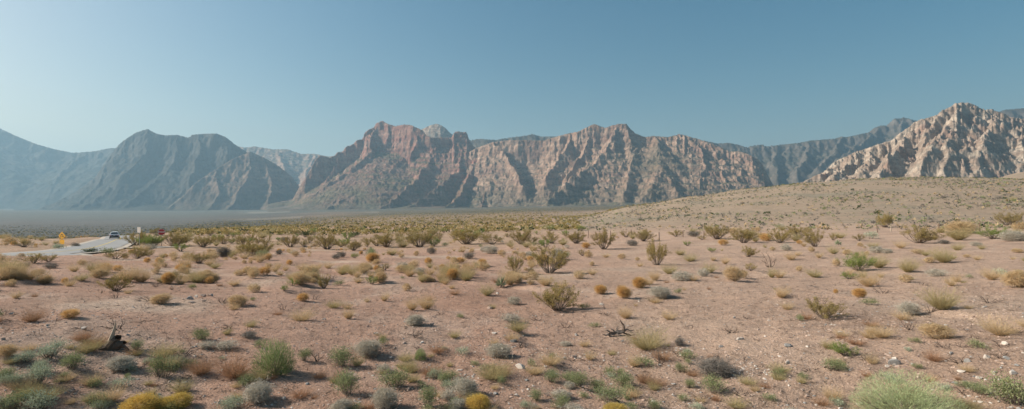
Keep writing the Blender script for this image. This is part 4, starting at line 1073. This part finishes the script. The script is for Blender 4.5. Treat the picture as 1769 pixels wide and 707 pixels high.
# ------------------------------------------------------------------ rocks, stump, branch
def rock_np(rng, n=2, amp=.28, flat=.65):
    import bmesh
    bm = bmesh.new(); bmesh.ops.create_icosphere(bm, subdivisions=n, radius=.5)
    bm.verts.ensure_lookup_table(); bm.faces.ensure_lookup_table()
    Vv = np.array([v.co[:] for v in bm.verts]); Fc = np.array([[v.index for v in f.verts] for f in bm.faces]); bm.free()
    d = unit(Vv); s = 1 + amp * .6 * fbm(d[:, 0] * 1.3 + rng.uniform(0, 99), d[:, 1] * 1.3 + d[:, 2] * .9, 3, int(rng.integers(0, 999)))
    Vv = Vv * s[:, None]
    for q in range(10):                      # broken faces
        c = unit(rng.normal(size=3)); lim = rng.uniform(.2, .4)
        t = Vv @ c; Vv = Vv - np.maximum(t - lim, 0)[:, None] * c * .97
    Vv = Vv * np.array([1, rng.uniform(.65, .95), flat]); return Vv, Fc
ROCKM = {'grey': plain('grey_stone', (.30, .29, .27), .9, var=.3, scale=5), 'white': plain('white_stone', (.52, .465, .40), .9, var=.2, scale=5), 'tan': plain('tan_stone', (.45, .335, .265), .9, var=.25, scale=5), 'dark': plain('dark_stone', (.20, .14, .115), .9, var=.25, scale=5)}
RK = [rock_np(np.random.default_rng(900 + i), 3, .3, random.uniform(.5, .75)) for i in range(6)]
RM = {(c, i): mesh_np('rock', RK[i][0], [RK[i][1]], [ROCKM[c]], smooth=False) for c in ROCKM for i in range(6)}
ROCKS = [(1545, 629, 26, 13, 'grey', 'rounded grey boulder with white stones before it on the stony flat'), (1362, 599, 16, 9, 'grey', 'blue-grey rounded rock alone on the open gravel'), (1278, 587, 17, 7, 'white', 'flat white stone lying alone on the open gravel'),
         (901, 637, 24, 10, 'white', 'flat pale slab beside a low sage clump'), (1360, 629, 12, 8, 'white', 'small angular white rock beyond the white pebble patch'), (1704, 619, 12, 9, 'white', 'chalky white rock, rear one of the pale cluster'),
         (1672, 626, 13, 8, 'grey', 'pale grey angular rock, sunward one of the pale cluster'), (1749, 646, 18, 11, 'white', 'largest chalky white rock near the dark sage bush'), (1719, 645, 10, 7, 'white', 'small chalky white rock near the dark sage bush'),
         (1740, 621, 14, 7, 'grey', 'flat grey-white rock beside a withered sprig'), (1643, 613, 11, 7, 'grey', 'dull grey rock beyond the rounded boulder'), (1532, 635, 9, 6, 'white', 'white stone touching the front of the rounded boulder'),
         (1546, 633, 9, 6, 'white', 'white stone under the shaded end of the rounded boulder'), (145, 569, 13, 8, 'white', 'whitish stone on bare soil beyond the silvery shrubs'), (316, 518, 9, 7, 'tan', 'tan rock at the sunny end of the rock row'),
         (330, 518, 14, 9, 'grey', 'biggest grey rock of the rock row'), (339, 514, 9, 7, 'white', 'pale rock behind the biggest one in the rock row'), (350, 513, 12, 7, 'tan', 'brownish rock near the middle of the rock row'), (365, 512, 14, 6, 'tan', 'long flat rock at the shaded end of the rock row'),
         (331, 523, 12, 4, 'tan', 'flat reddish rock in front of the rock row'), (351, 521, 10, 5, 'tan', 'low rock in front of the shaded end of the rock row'), (653, 579, 9, 6, 'white', 'white stone pair, the larger one, near the whitish dome shrub'), (647, 577, 6, 4, 'white', 'white stone pair, the smaller one, near the whitish dome shrub'),
         (853, 577, 12, 5, 'white', 'bright flat white stone beyond the grey dome shrub'), (846, 506, 8, 6, 'tan', 'tan stone beside the wispy olive shrub'), (847, 534, 11, 8, 'tan', 'tan boulder on the shallow eroded bank'), (746, 562, 10, 8, 'tan', 'pinkish boulder beside an ash-grey shrub'),
         (1040, 527, 10, 4, 'white', 'white sliver of stone before the golden shrubs'), (975, 621, 11, 7, 'grey', 'grey stone among pebbles before the sage clumps'), (991, 619, 14, 7, 'tan', 'tan flat stone among pebbles before the sage clumps'), (996, 580, 8, 5, 'grey', 'small grey stone on the sunny side of the dead branch'),
         (887, 591, 14, 9, 'grey', 'grey boulder tucked behind the grey dome shrub'), (1701, 531, 13, 4, 'white', 'white splinter of stone on the far gravel'), (1336, 645, 8, 7, 'dark', 'dark stone beside the white pebble patch'), (1268, 550, 7, 5, 'white', 'white pebble-like stone beyond the flat white stone'),
         (1245, 600, 10, 5, 'grey', 'grey flat stone on the sunny side of the flat white stone'), (1452, 577, 14, 7, 'white', 'pale cluster stone near the creosote on the gravel'), (695, 620, 8, 4, 'grey', 'grey stone at the foot of the small feathery bush'), (794, 641, 14, 6, 'white', 'pale flat stone between sage and grey shrubs'),
         (860, 508, 8, 4, 'white', 'white chip of stone near the yucca'), (1425, 636, 12, 6, 'tan', 'tan broken stone near the open gravel creosote'), (1690, 655, 12, 7, 'white', 'white stone before the rounded boulder and cluster')]
for k, (px, py, wd, ht, c, lab) in enumerate(ROCKS):
    x, y, z = at_pixel(px, py); s = y / F
    o = link('rock', RM[(c, k % 6)]); o.location = (x, y, z + ht * s * .22); o.rotation_euler = (random.uniform(-.2, .2), random.uniform(-.2, .2), random.uniform(-.5, .5))
    o.scale = (wd * s * 1.0, wd * s * .8, ht * s * 1.75); tag(o, lab, 'rock')

fillr = 0
while fillr < 130:
    px, py = random.uniform(-20, 1800), 500 + 212 * random.random() ** .8
    if px < 700 and random.random() < .5: continue
    x, y, z = at_pixel(px, py); c = random.choice(['white', 'tan', 'tan', 'grey', 'white']); w_ = random.uniform(.035, .10)
    o = link('rock', RM[(c, fillr % 6)]); o.location = (x, y, z + w_ * .12); o.rotation_euler = (random.uniform(-.3, .3), random.uniform(-.3, .3), random.uniform(0, 6.28)); o.scale = (w_, w_ * random.uniform(.7, 1), w_ * random.uniform(.6, .9))
    tag(o, 'fist-sized pale stone lying loose on the open gravel', 'rock', 'fist-sized stones on the gravel'); fillr += 1
def stones(name, label, n, sampler, sizes, cols, kindname='gravel'):
    rng = np.random.default_rng(len(name) + n)
    base = [rock_np(np.random.default_rng(50 + i), 1, .3, .6) for i in range(8)]
    Vs, Fs, Ms, off = [], [], [], 0
    for i in range(n):
        x, y = sampler(rng); s = sizes(rng); b = base[i % 8]
        a = rng.uniform(0, 6.28); ca, sa = math.cos(a), math.sin(a)
        Vv = b[0] * s * np.array([1, rng.uniform(.7, 1.2), rng.uniform(.6, 1.1)])
        Vv = np.stack([Vv[:, 0] * ca - Vv[:, 1] * sa + x, Vv[:, 0] * sa + Vv[:, 1] * ca + y, Vv[:, 2]], 1)
        Vs.append(Vv); Fs.append(b[1] + off); off += len(Vv); Ms.append(np.full(len(b[1]), rng.choice(len(cols), p=[c[1] for c in cols])))
    V0 = np.concatenate(Vs); xs = np.array([v[:, :2].mean(0) for v in Vs]); zz = ground_z(xs[:, 0], xs[:, 1])
    V0[:, 2] += np.repeat(zz, [len(v) for v in Vs])
    o = link(name, mesh_np(name, V0, [np.concatenate(Fs)], [ROCKM[c[0]] for c in cols], np.concatenate(Ms), smooth=False))
    return tag(o, label, 'gravel', kind='stuff')
def near_s(rng):
    while True:
        r = 4.8 * (60 / 4.8) ** (rng.uniform() ** .85); th = math.radians(rng.uniform(-50, 50))
        x, y = r * math.sin(th), r * math.cos(th)
        if perlin(np.array([x / 2.2]), np.array([y / 2.2]), 4)[0] + .25 * (th > -.1) > rng.uniform(-.7, .6): break
    return x, y
stones('gravel', 'loose stones strewn over the reddish soil', 42000, near_s, lambda r: .012 + .06 * r.uniform() ** 2.8, [('tan', .62), ('dark', .2), ('white', .07), ('grey', .11)])
def pebble_patch(cx, cy, n, rx, ry, name, lab):
    x0, y0, _ = at_pixel(cx, cy)
    stones(name, lab, n, lambda r: (x0 + r.normal(0, rx), y0 + r.normal(0, ry)), lambda r: .02 + .05 * r.uniform() ** 2, [('white', .75), ('tan', .25)])
pebble_patch(1293, 640, 170, .22, .20, 'white_gravel', 'patch of white pebbles beside the charcoal shrub')
pebble_patch(1150, 606, 130, .35, .25, 'white_gravel', 'pale pebbles behind the half-dry olive shrub')
pebble_patch(1000, 474, 150, 1.0, .5, 'white_gravel', 'pale pebbles behind the big creosote')
pebble_patch(1080, 415, 160, 3.0, 1.2, 'white_gravel', 'pale stones along the fence foot')
pebble_patch(1640, 405, 160, 4.0, 1.0, 'white_gravel', 'pale stones below the far fence posts')
pebble_patch(985, 618, 60, .35, .15, 'white_gravel', 'grey-white pebbles before the sage clumps')
pebble_patch(1735, 690, 120, .3, .3, 'white_gravel', 'pale pebbles under the corner bush')
# fine litter: dead grass bits and twigs
rng = np.random.default_rng(12); n = 9000
xy = np.array([near_s(rng) for _ in range(n)]); zz = ground_z(xy[:, 0], xy[:, 1])
A = np.concatenate([xy, zz[:, None]], 1); gl = Geo()
for q in range(4):
    d = unit(rng.normal(size=A.shape) * np.array([1, 1, .5]) + np.array([0, 0, .25])); d[:, 2] = np.abs(d[:, 2])
    gl.add(*spikes(A + rng.normal(0, .02, A.shape) * np.array([1, 1, 0]), A + d * rng.uniform(.03, .15, (n, 1)), .007, rng))
tag(link('ground_litter', join_geo('ground_litter', [(gl, MT['dead'])])), 'dead twigs and grass bits littering the soil', 'litter', kind='stuff')

def lathe_limb(pts, rad, sides=9, jag=.2, seed=0, split=0):
    """a rough limb along points"""
    rng = np.random.default_rng(seed); pts = np.array(pts, float); n = len(pts)
    T = unit(np.gradient(pts, axis=0)); a = np.arange(sides) * 2 * math.pi / sides; Vv = []
    for i in range(n):
        u = unit(np.cross(T[i], np.array([.3, .9, .2]))); v = np.cross(T[i], u)
        rr = rad[i] * (1 + jag * np.sin(a * 3 + i * .6) * .5 + rng.normal(0, jag * .4, sides))
        Vv.append(pts[i] + (u[None] * np.cos(a)[:, None] + v[None] * np.sin(a)[:, None]) * rr[:, None] + (T[i] * rng.uniform(0, 1, sides)[:, None] * rad[i] * 1.6 if i == n - 1 else 0))
    Vv = np.concatenate(Vv); f = []
    for i in range(n - 1):
        for j in range(sides): f.append((i * sides + j, i * sides + (j + 1) % sides, (i + 1) * sides + (j + 1) % sides, (i + 1) * sides + j))
    return Vv, np.array(f)
woodm = plain('weathered_wood', (.20, .135, .095), .9, var=.45, scale=14); charm = plain('dark_rotten_wood', (.12, .085, .062), .95, var=.4, scale=14); palew = plain('bleached_wood', (.46, .37, .28), .9, var=.3, scale=14)
# splintered stump
x, y, z = at_pixel(197, 604); s = y / F
st = empty('dead_stump', (x, y, z), 0, s * 1.0); tag(st, 'dark splintered tree stump with one pale upright spike', 'stump')
g = Geo(); g.add(*lathe_limb([(-6, 0, -3), (-5, 0, 6), (-1, 1, 14), (4, 1, 18)], [11, 9.5, 8, 5], seed=1)); g.add(*lathe_limb([(2, 0, 2), (10, -1, 9), (16, 0, 11)], [8, 6.5, 3], seed=2)); link('trunk', g.mesh('trunk', charm, False), st)
g = Geo(); g.add(*lathe_limb([(-9, 0, 8), (-4, 0, 20), (0, 0, 33), (2.5, 0, 45)], [4.5, 4, 2.6, .7], 7, .3, 3)); link('splinter', g.mesh('splinter', palew, False), st)
g = Geo(); g.add(*lathe_limb([(-8, -4, 3), (-15, -6, 1), (-20, -9, -2)], [6, 5, 3.5], seed=4)); g.add(*lathe_limb([(12, 0, 7), (20, -1, 4), (27, -2, 0)], [4, 2.6, 1], seed=5)); link('root', g.mesh('root', charm, False), st)
# fallen dead branch
x, y, z = at_pixel(1068, 581); s = y / F
st = empty('fallen_branch', (x, y, z), 0, s * 1.0); tag(st, 'twisted dead grey branch lying on pale pebbles with a hooked tip', 'branch')
deadw = plain('grey_dead_wood', (.15, .125, .105), .9, var=.5, scale=12)
g = Geo(); g.add(*lathe_limb([(-17, 1, 1), (-12, 0, 5), (-6, 1, 4.5), (-1, 0, 7), (4, 0, 6), (9, 0, 8)], [2.6, 3.8, 2.7, 4.2, 3.0, 2.6], 9, .6, 11)); link('trunk', g.mesh('trunk', deadw, False), st)
for k, (pts, rr_) in enumerate([([(7, 0, 6), (10, 0, 13), (9, 0, 19), (5, 0, 24), (3, 0, 29)], [2.7, 2.2, 1.7, 1.1, .3]), ([(8, 0, 7), (15, -1, 12), (21, -1, 9), (27, -2, 11)], [2.0, 1.4, 1.0, .3]), ([(9, 0, 5), (17, -2, 3), (25, -4, 1)], [1.9, 1.2, .4]),
                                ([(-12, 0, 5), (-19, 1, 10), (-23, 1, 8)], [1.8, 1.1, .3]), ([(-5, 0, 5), (-9, -2, 11), (-14, -2, 13)], [1.5, 1.0, .3]), ([(-14, 0, 3), (-22, -3, 2), (-28, -3, 4)], [1.6, 1.0, .3]), ([(0, 0, 6), (-2, 1, 13), (1, 1, 17)], [1.5, .9, .2])]):
    g = Geo(); g.add(*lathe_limb(pts, rr_, 6, .45, 20 + k)); link('limb', g.mesh('limb', charm if k in (0, 2) else deadw, False), st)

# ------------------------------------------------------------------ fence posts
FP = [(1016, 412, 13, 'slim dark fence post at the sunward end of the row'), (1055, 413, 14, 'dark fence post behind an olive creosote'), (1091, 412, 15, 'fence post rising behind the dark grey shrub'), (1139, 416, 14, 'fence post at the shadow side of an olive bush'),
      (1180, 410, 11, 'thin fence post in the middle of the row'), (1216, 413, 13, 'fence post just before the wide creosote pair'), (1516, 402, 14, 'slightly tilted fence post below the tall olive bush'), (1539, 401, 13, 'pale weathered fence post beside the tilted one'),
      (1622, 402, 14, 'thick dark fence post among pale stones'), (1692, 400, 14, 'last thick dark fence post before the leafy bushes')]
for k, (px, py, ht, lab) in enumerate(FP):
    x, y, z = at_pixel(px, py); s = y / F; h = ht * s
    rng = np.random.default_rng(k); pts = [(0, 0, -.2), (0, 0, h * .35), (0.01, 0, h * .7), (0.015, 0, h)]
    r = .085 if px in (1622, 1692) else .06
    Vv, f = lathe_limb(pts, [r * 1.1, r, r * .95, r * .85], 8, .12, k)
    top = np.arange(len(Vv) - 8, len(Vv)).reshape(1, 8)
    o = link('fence_post', mesh_np('fence_post', Vv, [f, top], [palew if px == 1539 else woodm], smooth=False)); o.location = (x, y, z)
    o.rotation_euler = (random.uniform(-.05, .05), random.uniform(-.05, .05) + (.1 if px == 1516 else 0), random.uniform(0, 6)); tag(o, lab, 'fence post')

# ------------------------------------------------------------------ signs
import bmesh
steel = plain('galvanised_steel', (.42, .42, .41), .45, .7, var=.1); signback = plain('pale_sign_sheet', (.5, .44, .39), .6, var=.06)
red_p = plain('sign_red', (.52, .025, .03), .45, var=.06); white_p = plain('sign_white', (.80, .79, .77), .5, var=.04)
yel_p = plain('sign_yellow', (.80, .40, .02), .45, var=.05); blk_p = plain('sign_black', (.02, .02, .02), .5, var=.1)
def plate(name, outline, m, parent, y0, th):
    bm = bmesh.new(); vs = [bm.verts.new((a, y0, b)) for a, b in outline]; fc = bm.faces.new(vs)
    ex = bmesh.ops.extrude_face_region(bm, geom=[fc])
    bmesh.ops.translate(bm, verts=[v for v in ex['geom'] if isinstance(v, bmesh.types.BMVert)], vec=(0, th, 0))
    bmesh.ops.recalc_face_normals(bm, faces=bm.faces)
    me = bpy.data.meshes.new(name); bm.to_mesh(me); bm.free(); me.materials.append(m); return link(name, me, parent)
def post(parent, h, r=.03):
    g = Geo(); g.add(*tubes([(np.array([0, .045, -.3]), np.array([0, .045, h]), r, r)], 8)); return link('post', g.mesh('post', steel, False), parent)
def lettering(txt, size, m, parent, zc, y0):
    cu = bpy.data.curves.new('lettering', 'FONT'); cu.body = txt; cu.size = size; cu.align_x = 'CENTER'; cu.align_y = 'CENTER'; cu.extrude = .002; cu.offset = size * .02
    o = bpy.data.objects.new('lettering', cu); COL.objects.link(o)
    dg = bpy.context.evaluated_depsgraph_get(); me = bpy.data.meshes.new_from_object(o.evaluated_get(dg)); bpy.data.objects.remove(o)
    me.name = 'lettering'; me.materials.clear(); me.materials.append(m)
    l = link('lettering', me, parent); l.rotation_euler = (math.pi / 2, 0, 0); l.location = (0, y0, zc); return l
def sign_root(name, px, py, top_px, lab, cat, yaw=0.0):
    x, y, z = at_pixel(px, py); s = y / F
    o = empty(name, (x, y, z), yaw); tag(o, lab, cat); return o, s, (py - top_px) * s
o, s, H = sign_root('stop_sign', 279, 427, 395.5, 'red octagonal stop sign standing behind roadside creosote', 'stop sign', math.atan((884 - 279) / F))
R_ = .41; zc = H - R_
octo = lambda r: [(r * math.cos(math.radians(22.5 + 45 * k)), zc + r * math.sin(math.radians(22.5 + 45 * k))) for k in range(8)]
post(o, H - .1); pl = plate('panel', octo(R_), white_p, o, 0.0, .004); plate('face', octo(R_ * .94), red_p, pl, -.0035, .003); lettering('STOP', .30, white_p, pl, zc, -.0065)
o, s, H = sign_root('warning_sign', 107, 428, 400.5, 'yellow diamond warning sign with black curved arrow and yellow plaque below', 'warning sign', -.36)
k_ = .44; zc = H - k_
post(o, H - .3); pl = plate('panel', [(0, zc - k_), (k_, zc), (0, zc + k_), (-k_, zc)], yel_p, o, 0.0, .004); o.scale = (1.4, 1, 1.0)
ar = [(-.17, zc - .18), (-.17, zc + .02)] + [(.17 * math.cos(t), zc + .02 + .17 * math.sin(t)) for t in np.linspace(math.pi, 0, 9)[1:-1]] + [(.17, zc + .02), (.17, zc - .06), (.24, zc - .06), (.13, zc - .19), (.02, zc - .06), (.09, zc - .06), (.09, zc + .02)] + [(.09 * math.cos(t), zc + .02 + .09 * math.sin(t)) for t in np.linspace(0, math.pi, 9)[1:-1]] + [(-.09, zc + .02), (-.09, zc - .18)]
plate('arrow', ar, blk_p, pl, -.0035, .003)
pq = zc - k_ - .22
plate('plaque', [(-.30, pq - .30), (.30, pq - .30), (.30, pq + .22), (-.30, pq + .22)], yel_p, o, 0.0, .004)
o, s, H = sign_root('road_sign', 240, 427, 392.5, 'pale rectangular road sign rising behind a roadside creosote', 'sign', -.47)
wv = 2.6 * s / .5
post(o, H - .05); plate('panel', [(-wv, H - 9.5 * s), (wv, H - 9.5 * s), (wv, H), (-wv, H)], signback, o, 0.0, .004)

# ------------------------------------------------------------------ car on the rise, driving away
x, y, z = at_pixel(198, 413.2)
x2, y2 = ROADL[(np.hypot(ROADL[:, 0] - x, ROADL[:, 1] - y)).argmin()] - ROADL[(np.hypot(ROADL[:, 0] - x, ROADL[:, 1] - y)).argmin() + 6]
s = y / F; W_ = 1.80; sc_car = 14.5 * s / W_ * 0.95
zr = float(smooth_ground(x, y)) + .012
car = empty('car', (x, y, zr), math.atan2(-x2, y2), sc_car); tag(car, 'white car with dark rear window and red tail lights driving away over the rise', 'car')
paint = plain('white_car_paint', (.82, .81, .80), .25, var=.02, coat=.6); glass = plain('tinted_glass', (.03, .045, .055), .06, var=.05); tyre_m = plain('tyre_rubber', (.025, .025, .025), .85); rim_m = plain('alloy', (.5, .5, .5), .35, .9); lamp_m = plain('tail_lamp_red', (.55, .02, .02), .2); trim_m = plain('dark_bumper', (.035, .035, .04), .55); plate_m = plain('number_plate', (.70, .68, .62), .5)
def loft(name, secs, m, parent, smooth=True):
    """secs along y: list of closed rings of equal length"""
    n = len(secs[0]); Vv = np.array([p for r_ in secs for p in r_]); f = []
    for i in range(len(secs) - 1):
        for j in range(n): f.append((i * n + j, i * n + (j + 1) % n, (i + 1) * n + (j + 1) % n, (i + 1) * n + j))
    me = mesh_np(name, Vv, [np.array(f), np.array([list(range(n))[::-1]]), np.array([[(len(secs) - 1) * n + j for j in range(n)]])], [m], smooth=smooth)
    o_ = link(name, me, parent); return o_
def ring(y_, zb, zt, hw, ht): return [(-hw * .94, y_, zb), (-hw, y_, zb + .18), (-hw, y_, zt - .12), (-ht, y_, zt), (ht, y_, zt), (hw, y_, zt - .12), (hw, y_, zb + .18), (hw * .94, y_, zb)]
loft('body', [ring(-2.25, .34, .84, .78, .70), ring(-2.15, .24, .98, .88, .78), ring(-1.6, .2, 1.02, .90, .80), ring(-.4, .2, .98, .90, .80), ring(.9, .2, .95, .90, .80), ring(1.7, .22, .86, .88, .76), ring(2.2, .28, .68, .78, .6)], paint, car, False)
def cab(y_, zb, zt, hb, ht): return [(-hb, y_, zb), (-ht, y_, zt), (ht, y_, zt), (hb, y_, zb)]
loft('cabin', [cab(-1.75, .96, 1.0, .76, .74), cab(-1.05, .96, 1.42, .78, .60), cab(-.2, .95, 1.47, .78, .62), cab(.45, .93, 1.42, .78, .60), cab(1.15, .9, .97, .78, .70)], glass, car, False)
loft('roof', [[(-.62, -1.1, 1.42), (-.5, -1.1, 1.47), (.5, -1.1, 1.47), (.62, -1.1, 1.42)], [(-.65, -.2, 1.475), (-.5, -.2, 1.52), (.5, -.2, 1.52), (.65, -.2, 1.475)], [(-.62, .5, 1.425), (-.5, .5, 1.47), (.5, .5, 1.47), (.62, .5, 1.425)]], paint, car, False)
def bx(name, c, d, m, parent): return box(name, (c[0] - d[0] / 2, c[1] - d[1] / 2, c[2] - d[2] / 2), (c[0] + d[0] / 2, c[1] + d[1] / 2, c[2] + d[2] / 2), m) if False else _bx(name, c, d, m, parent)
def _bx(name, c, d, m, parent):
    bm = bmesh.new(); bmesh.ops.create_cube(bm, size=1); bmesh.ops.scale(bm, vec=d, verts=bm.verts); bmesh.ops.bevel(bm, geom=bm.edges[:], offset=min(d) * .2, segments=1, affect='EDGES'); bmesh.ops.translate(bm, vec=c, verts=bm.verts)
    me = bpy.data.meshes.new(name); bm.to_mesh(me); bm.free(); me.materials.append(m); return link(name, me, parent)
for sx in (-1, 1):
    loft('pillar', [[(sx * .77, -1.72, .97), (sx * .71, -1.74, .99), (sx * .69, -1.66, 1.03), (sx * .77, -1.6, 1.03)], [(sx * .63, -1.12, 1.40), (sx * .55, -1.14, 1.42), (sx * .54, -1.06, 1.45), (sx * .63, -1.0, 1.43)]], paint, car, False)
    _bx('tail_light', (sx * .66, -2.235, .78), (.28, .06, .14), lamp_m, car)
    for yy in (-1.4, 1.4):
        g = Geo(); a = np.arange(20) * 2 * math.pi / 20
        prof = [(.20, .09), (.30, .10), (.325, .05), (.325, -.05), (.30, -.10), (.20, -.09)]
        Vv = np.array([(sx * .80 + w_, yy + r_ * math.cos(t), .325 + r_ * math.sin(t)) for r_, w_ in prof for t in a]); f = []
        for i in range(len(prof)):
            for j in range(20): f.append((i * 20 + j, i * 20 + (j + 1) % 20, ((i + 1) % len(prof)) * 20 + (j + 1) % 20, ((i + 1) % len(prof)) * 20 + j))
        wl = link('wheel', mesh_np('wheel', Vv, [np.array(f)], [tyre_m], smooth=True), car)
        rv = np.array([(sx * .80 + sx * .06, yy + .2 * math.cos(t), .325 + .2 * math.sin(t)) for t in a] + [(sx * .80 - sx * .05, yy + .2 * math.cos(t), .325 + .2 * math.sin(t)) for t in a])
        link('rim', mesh_np('rim', rv, [np.array([[j, (j + 1) % 20, 20 + (j + 1) % 20, 20 + j] for j in range(20)]), np.array([list(range(20))]), np.array([list(range(20, 40))])], [rim_m], smooth=False), wl)
_bx('bumper', (0, -2.22, .46), (1.64, .16, .34), trim_m, car); _bx('number_plate', (0, -2.29, .74), (.34, .02, .12), plate_m, car); _bx('tailgate_trim', (0, -2.245, .80), (1.0, .04, .20), trim_m, car)
for sx in (-1, 1): _bx('wing_mirror', (sx * .98, .62, 1.0), (.18, .1, .14), paint, car)
# ------------------------------------------------------------------ sun, sky, air, camera
SUN_AZ, SUN_EL = math.radians(-84.0), math.radians(33.5)     # azimuth from the viewing direction, + to the right
sd_ = Vector((math.sin(SUN_AZ) * math.cos(SUN_EL), math.cos(SUN_AZ) * math.cos(SUN_EL), math.sin(SUN_EL)))
ld = bpy.data.lights.new('sun', 'SUN'); ld.energy = 5.0; ld.angle = math.radians(0.53); ld.color = (1.0, 0.93, 0.83)
lo = bpy.data.objects.new('sun', ld); COL.objects.link(lo)
lo.rotation_euler = (-sd_).to_track_quat('-Z', 'Y').to_euler()
w = bpy.data.worlds.new('World'); sc.world = w; w.use_nodes = True
nt = w.node_tree; nt.nodes.clear()
sky = nt.nodes.new('ShaderNodeTexSky'); sky.sky_type = 'NISHITA'; sky.sun_disc = False
sky.sun_elevation = SUN_EL; sky.sun_rotation = SUN_AZ
sky.altitude = 1100; sky.air_density = 1.3; sky.dust_density = 7.1; sky.ozone_density = 1.0
hs = nt.nodes.new('ShaderNodeHueSaturation'); hs.inputs['Hue'].default_value = 0.4825; hs.inputs['Saturation'].default_value = 1.5
bg = nt.nodes.new('ShaderNodeBackground'); bg.inputs['Strength'].default_value = 0.067
wo = nt.nodes.new('ShaderNodeOutputWorld')
nt.links.new(sky.outputs[0], hs.inputs['Color']); nt.links.new(hs.outputs[0], bg.inputs[0]); nt.links.new(bg.outputs[0], wo.inputs[0])

def box(name, lo_, hi_, m):
    x0, y0, z0 = lo_; x1, y1, z1 = hi_
    Vb = np.array([(x0, y0, z0), (x1, y0, z0), (x1, y1, z0), (x0, y1, z0), (x0, y0, z1), (x1, y0, z1), (x1, y1, z1), (x0, y1, z1)])
    Fb = np.array([(0, 3, 2, 1), (4, 5, 6, 7), (0, 1, 5, 4), (1, 2, 6, 5), (2, 3, 7, 6), (3, 0, 4, 7)])
    return link(name, mesh_np(name, Vb, [Fb], [m], smooth=False))
hm, hnt, hout = mat('air_haze')
pv = hnt.nodes.new('ShaderNodeVolumePrincipled')
pv.inputs['Color'].default_value = (0.46, 0.73, 0.92, 1)
pv.inputs['Density'].default_value = 0.72e-4
pv.inputs['Anisotropy'].default_value = 0.26
hnt.links.new(pv.outputs[0], hout.inputs['Volume'])
zmin = min(float(V[:, 2].min()), -110.0) - 1.0
tag(box('haze', (-13500, -13500, zmin), (13500, 13500, 1350), hm), 'pale blue air haze filling the valley', 'haze', kind='stuff')

cd = bpy.data.cameras.new('camera'); co = bpy.data.objects.new('camera', cd); COL.objects.link(co)
co.location = (0, 0, CAMH); co.rotation_euler = (math.pi / 2, 0, 0)
cd.sensor_width = 36; cd.lens = 18.0; cd.clip_start = 0.1; cd.clip_end = 60000
sc.camera = co
sc.view_settings.view_transform = 'Standard'; sc.view_settings.look = 'None'
sc.view_settings.exposure = 0.45; sc.view_settings.gamma = 1.0
sc.cycles.max_bounces = 5; sc.cycles.diffuse_bounces = 2; sc.cycles.volume_bounces = 1
sc.cycles.transparent_max_bounces = 8; sc.cycles.glossy_bounces = 2; sc.cycles.transmission_bounces = 3
sc.cycles.use_denoising = True
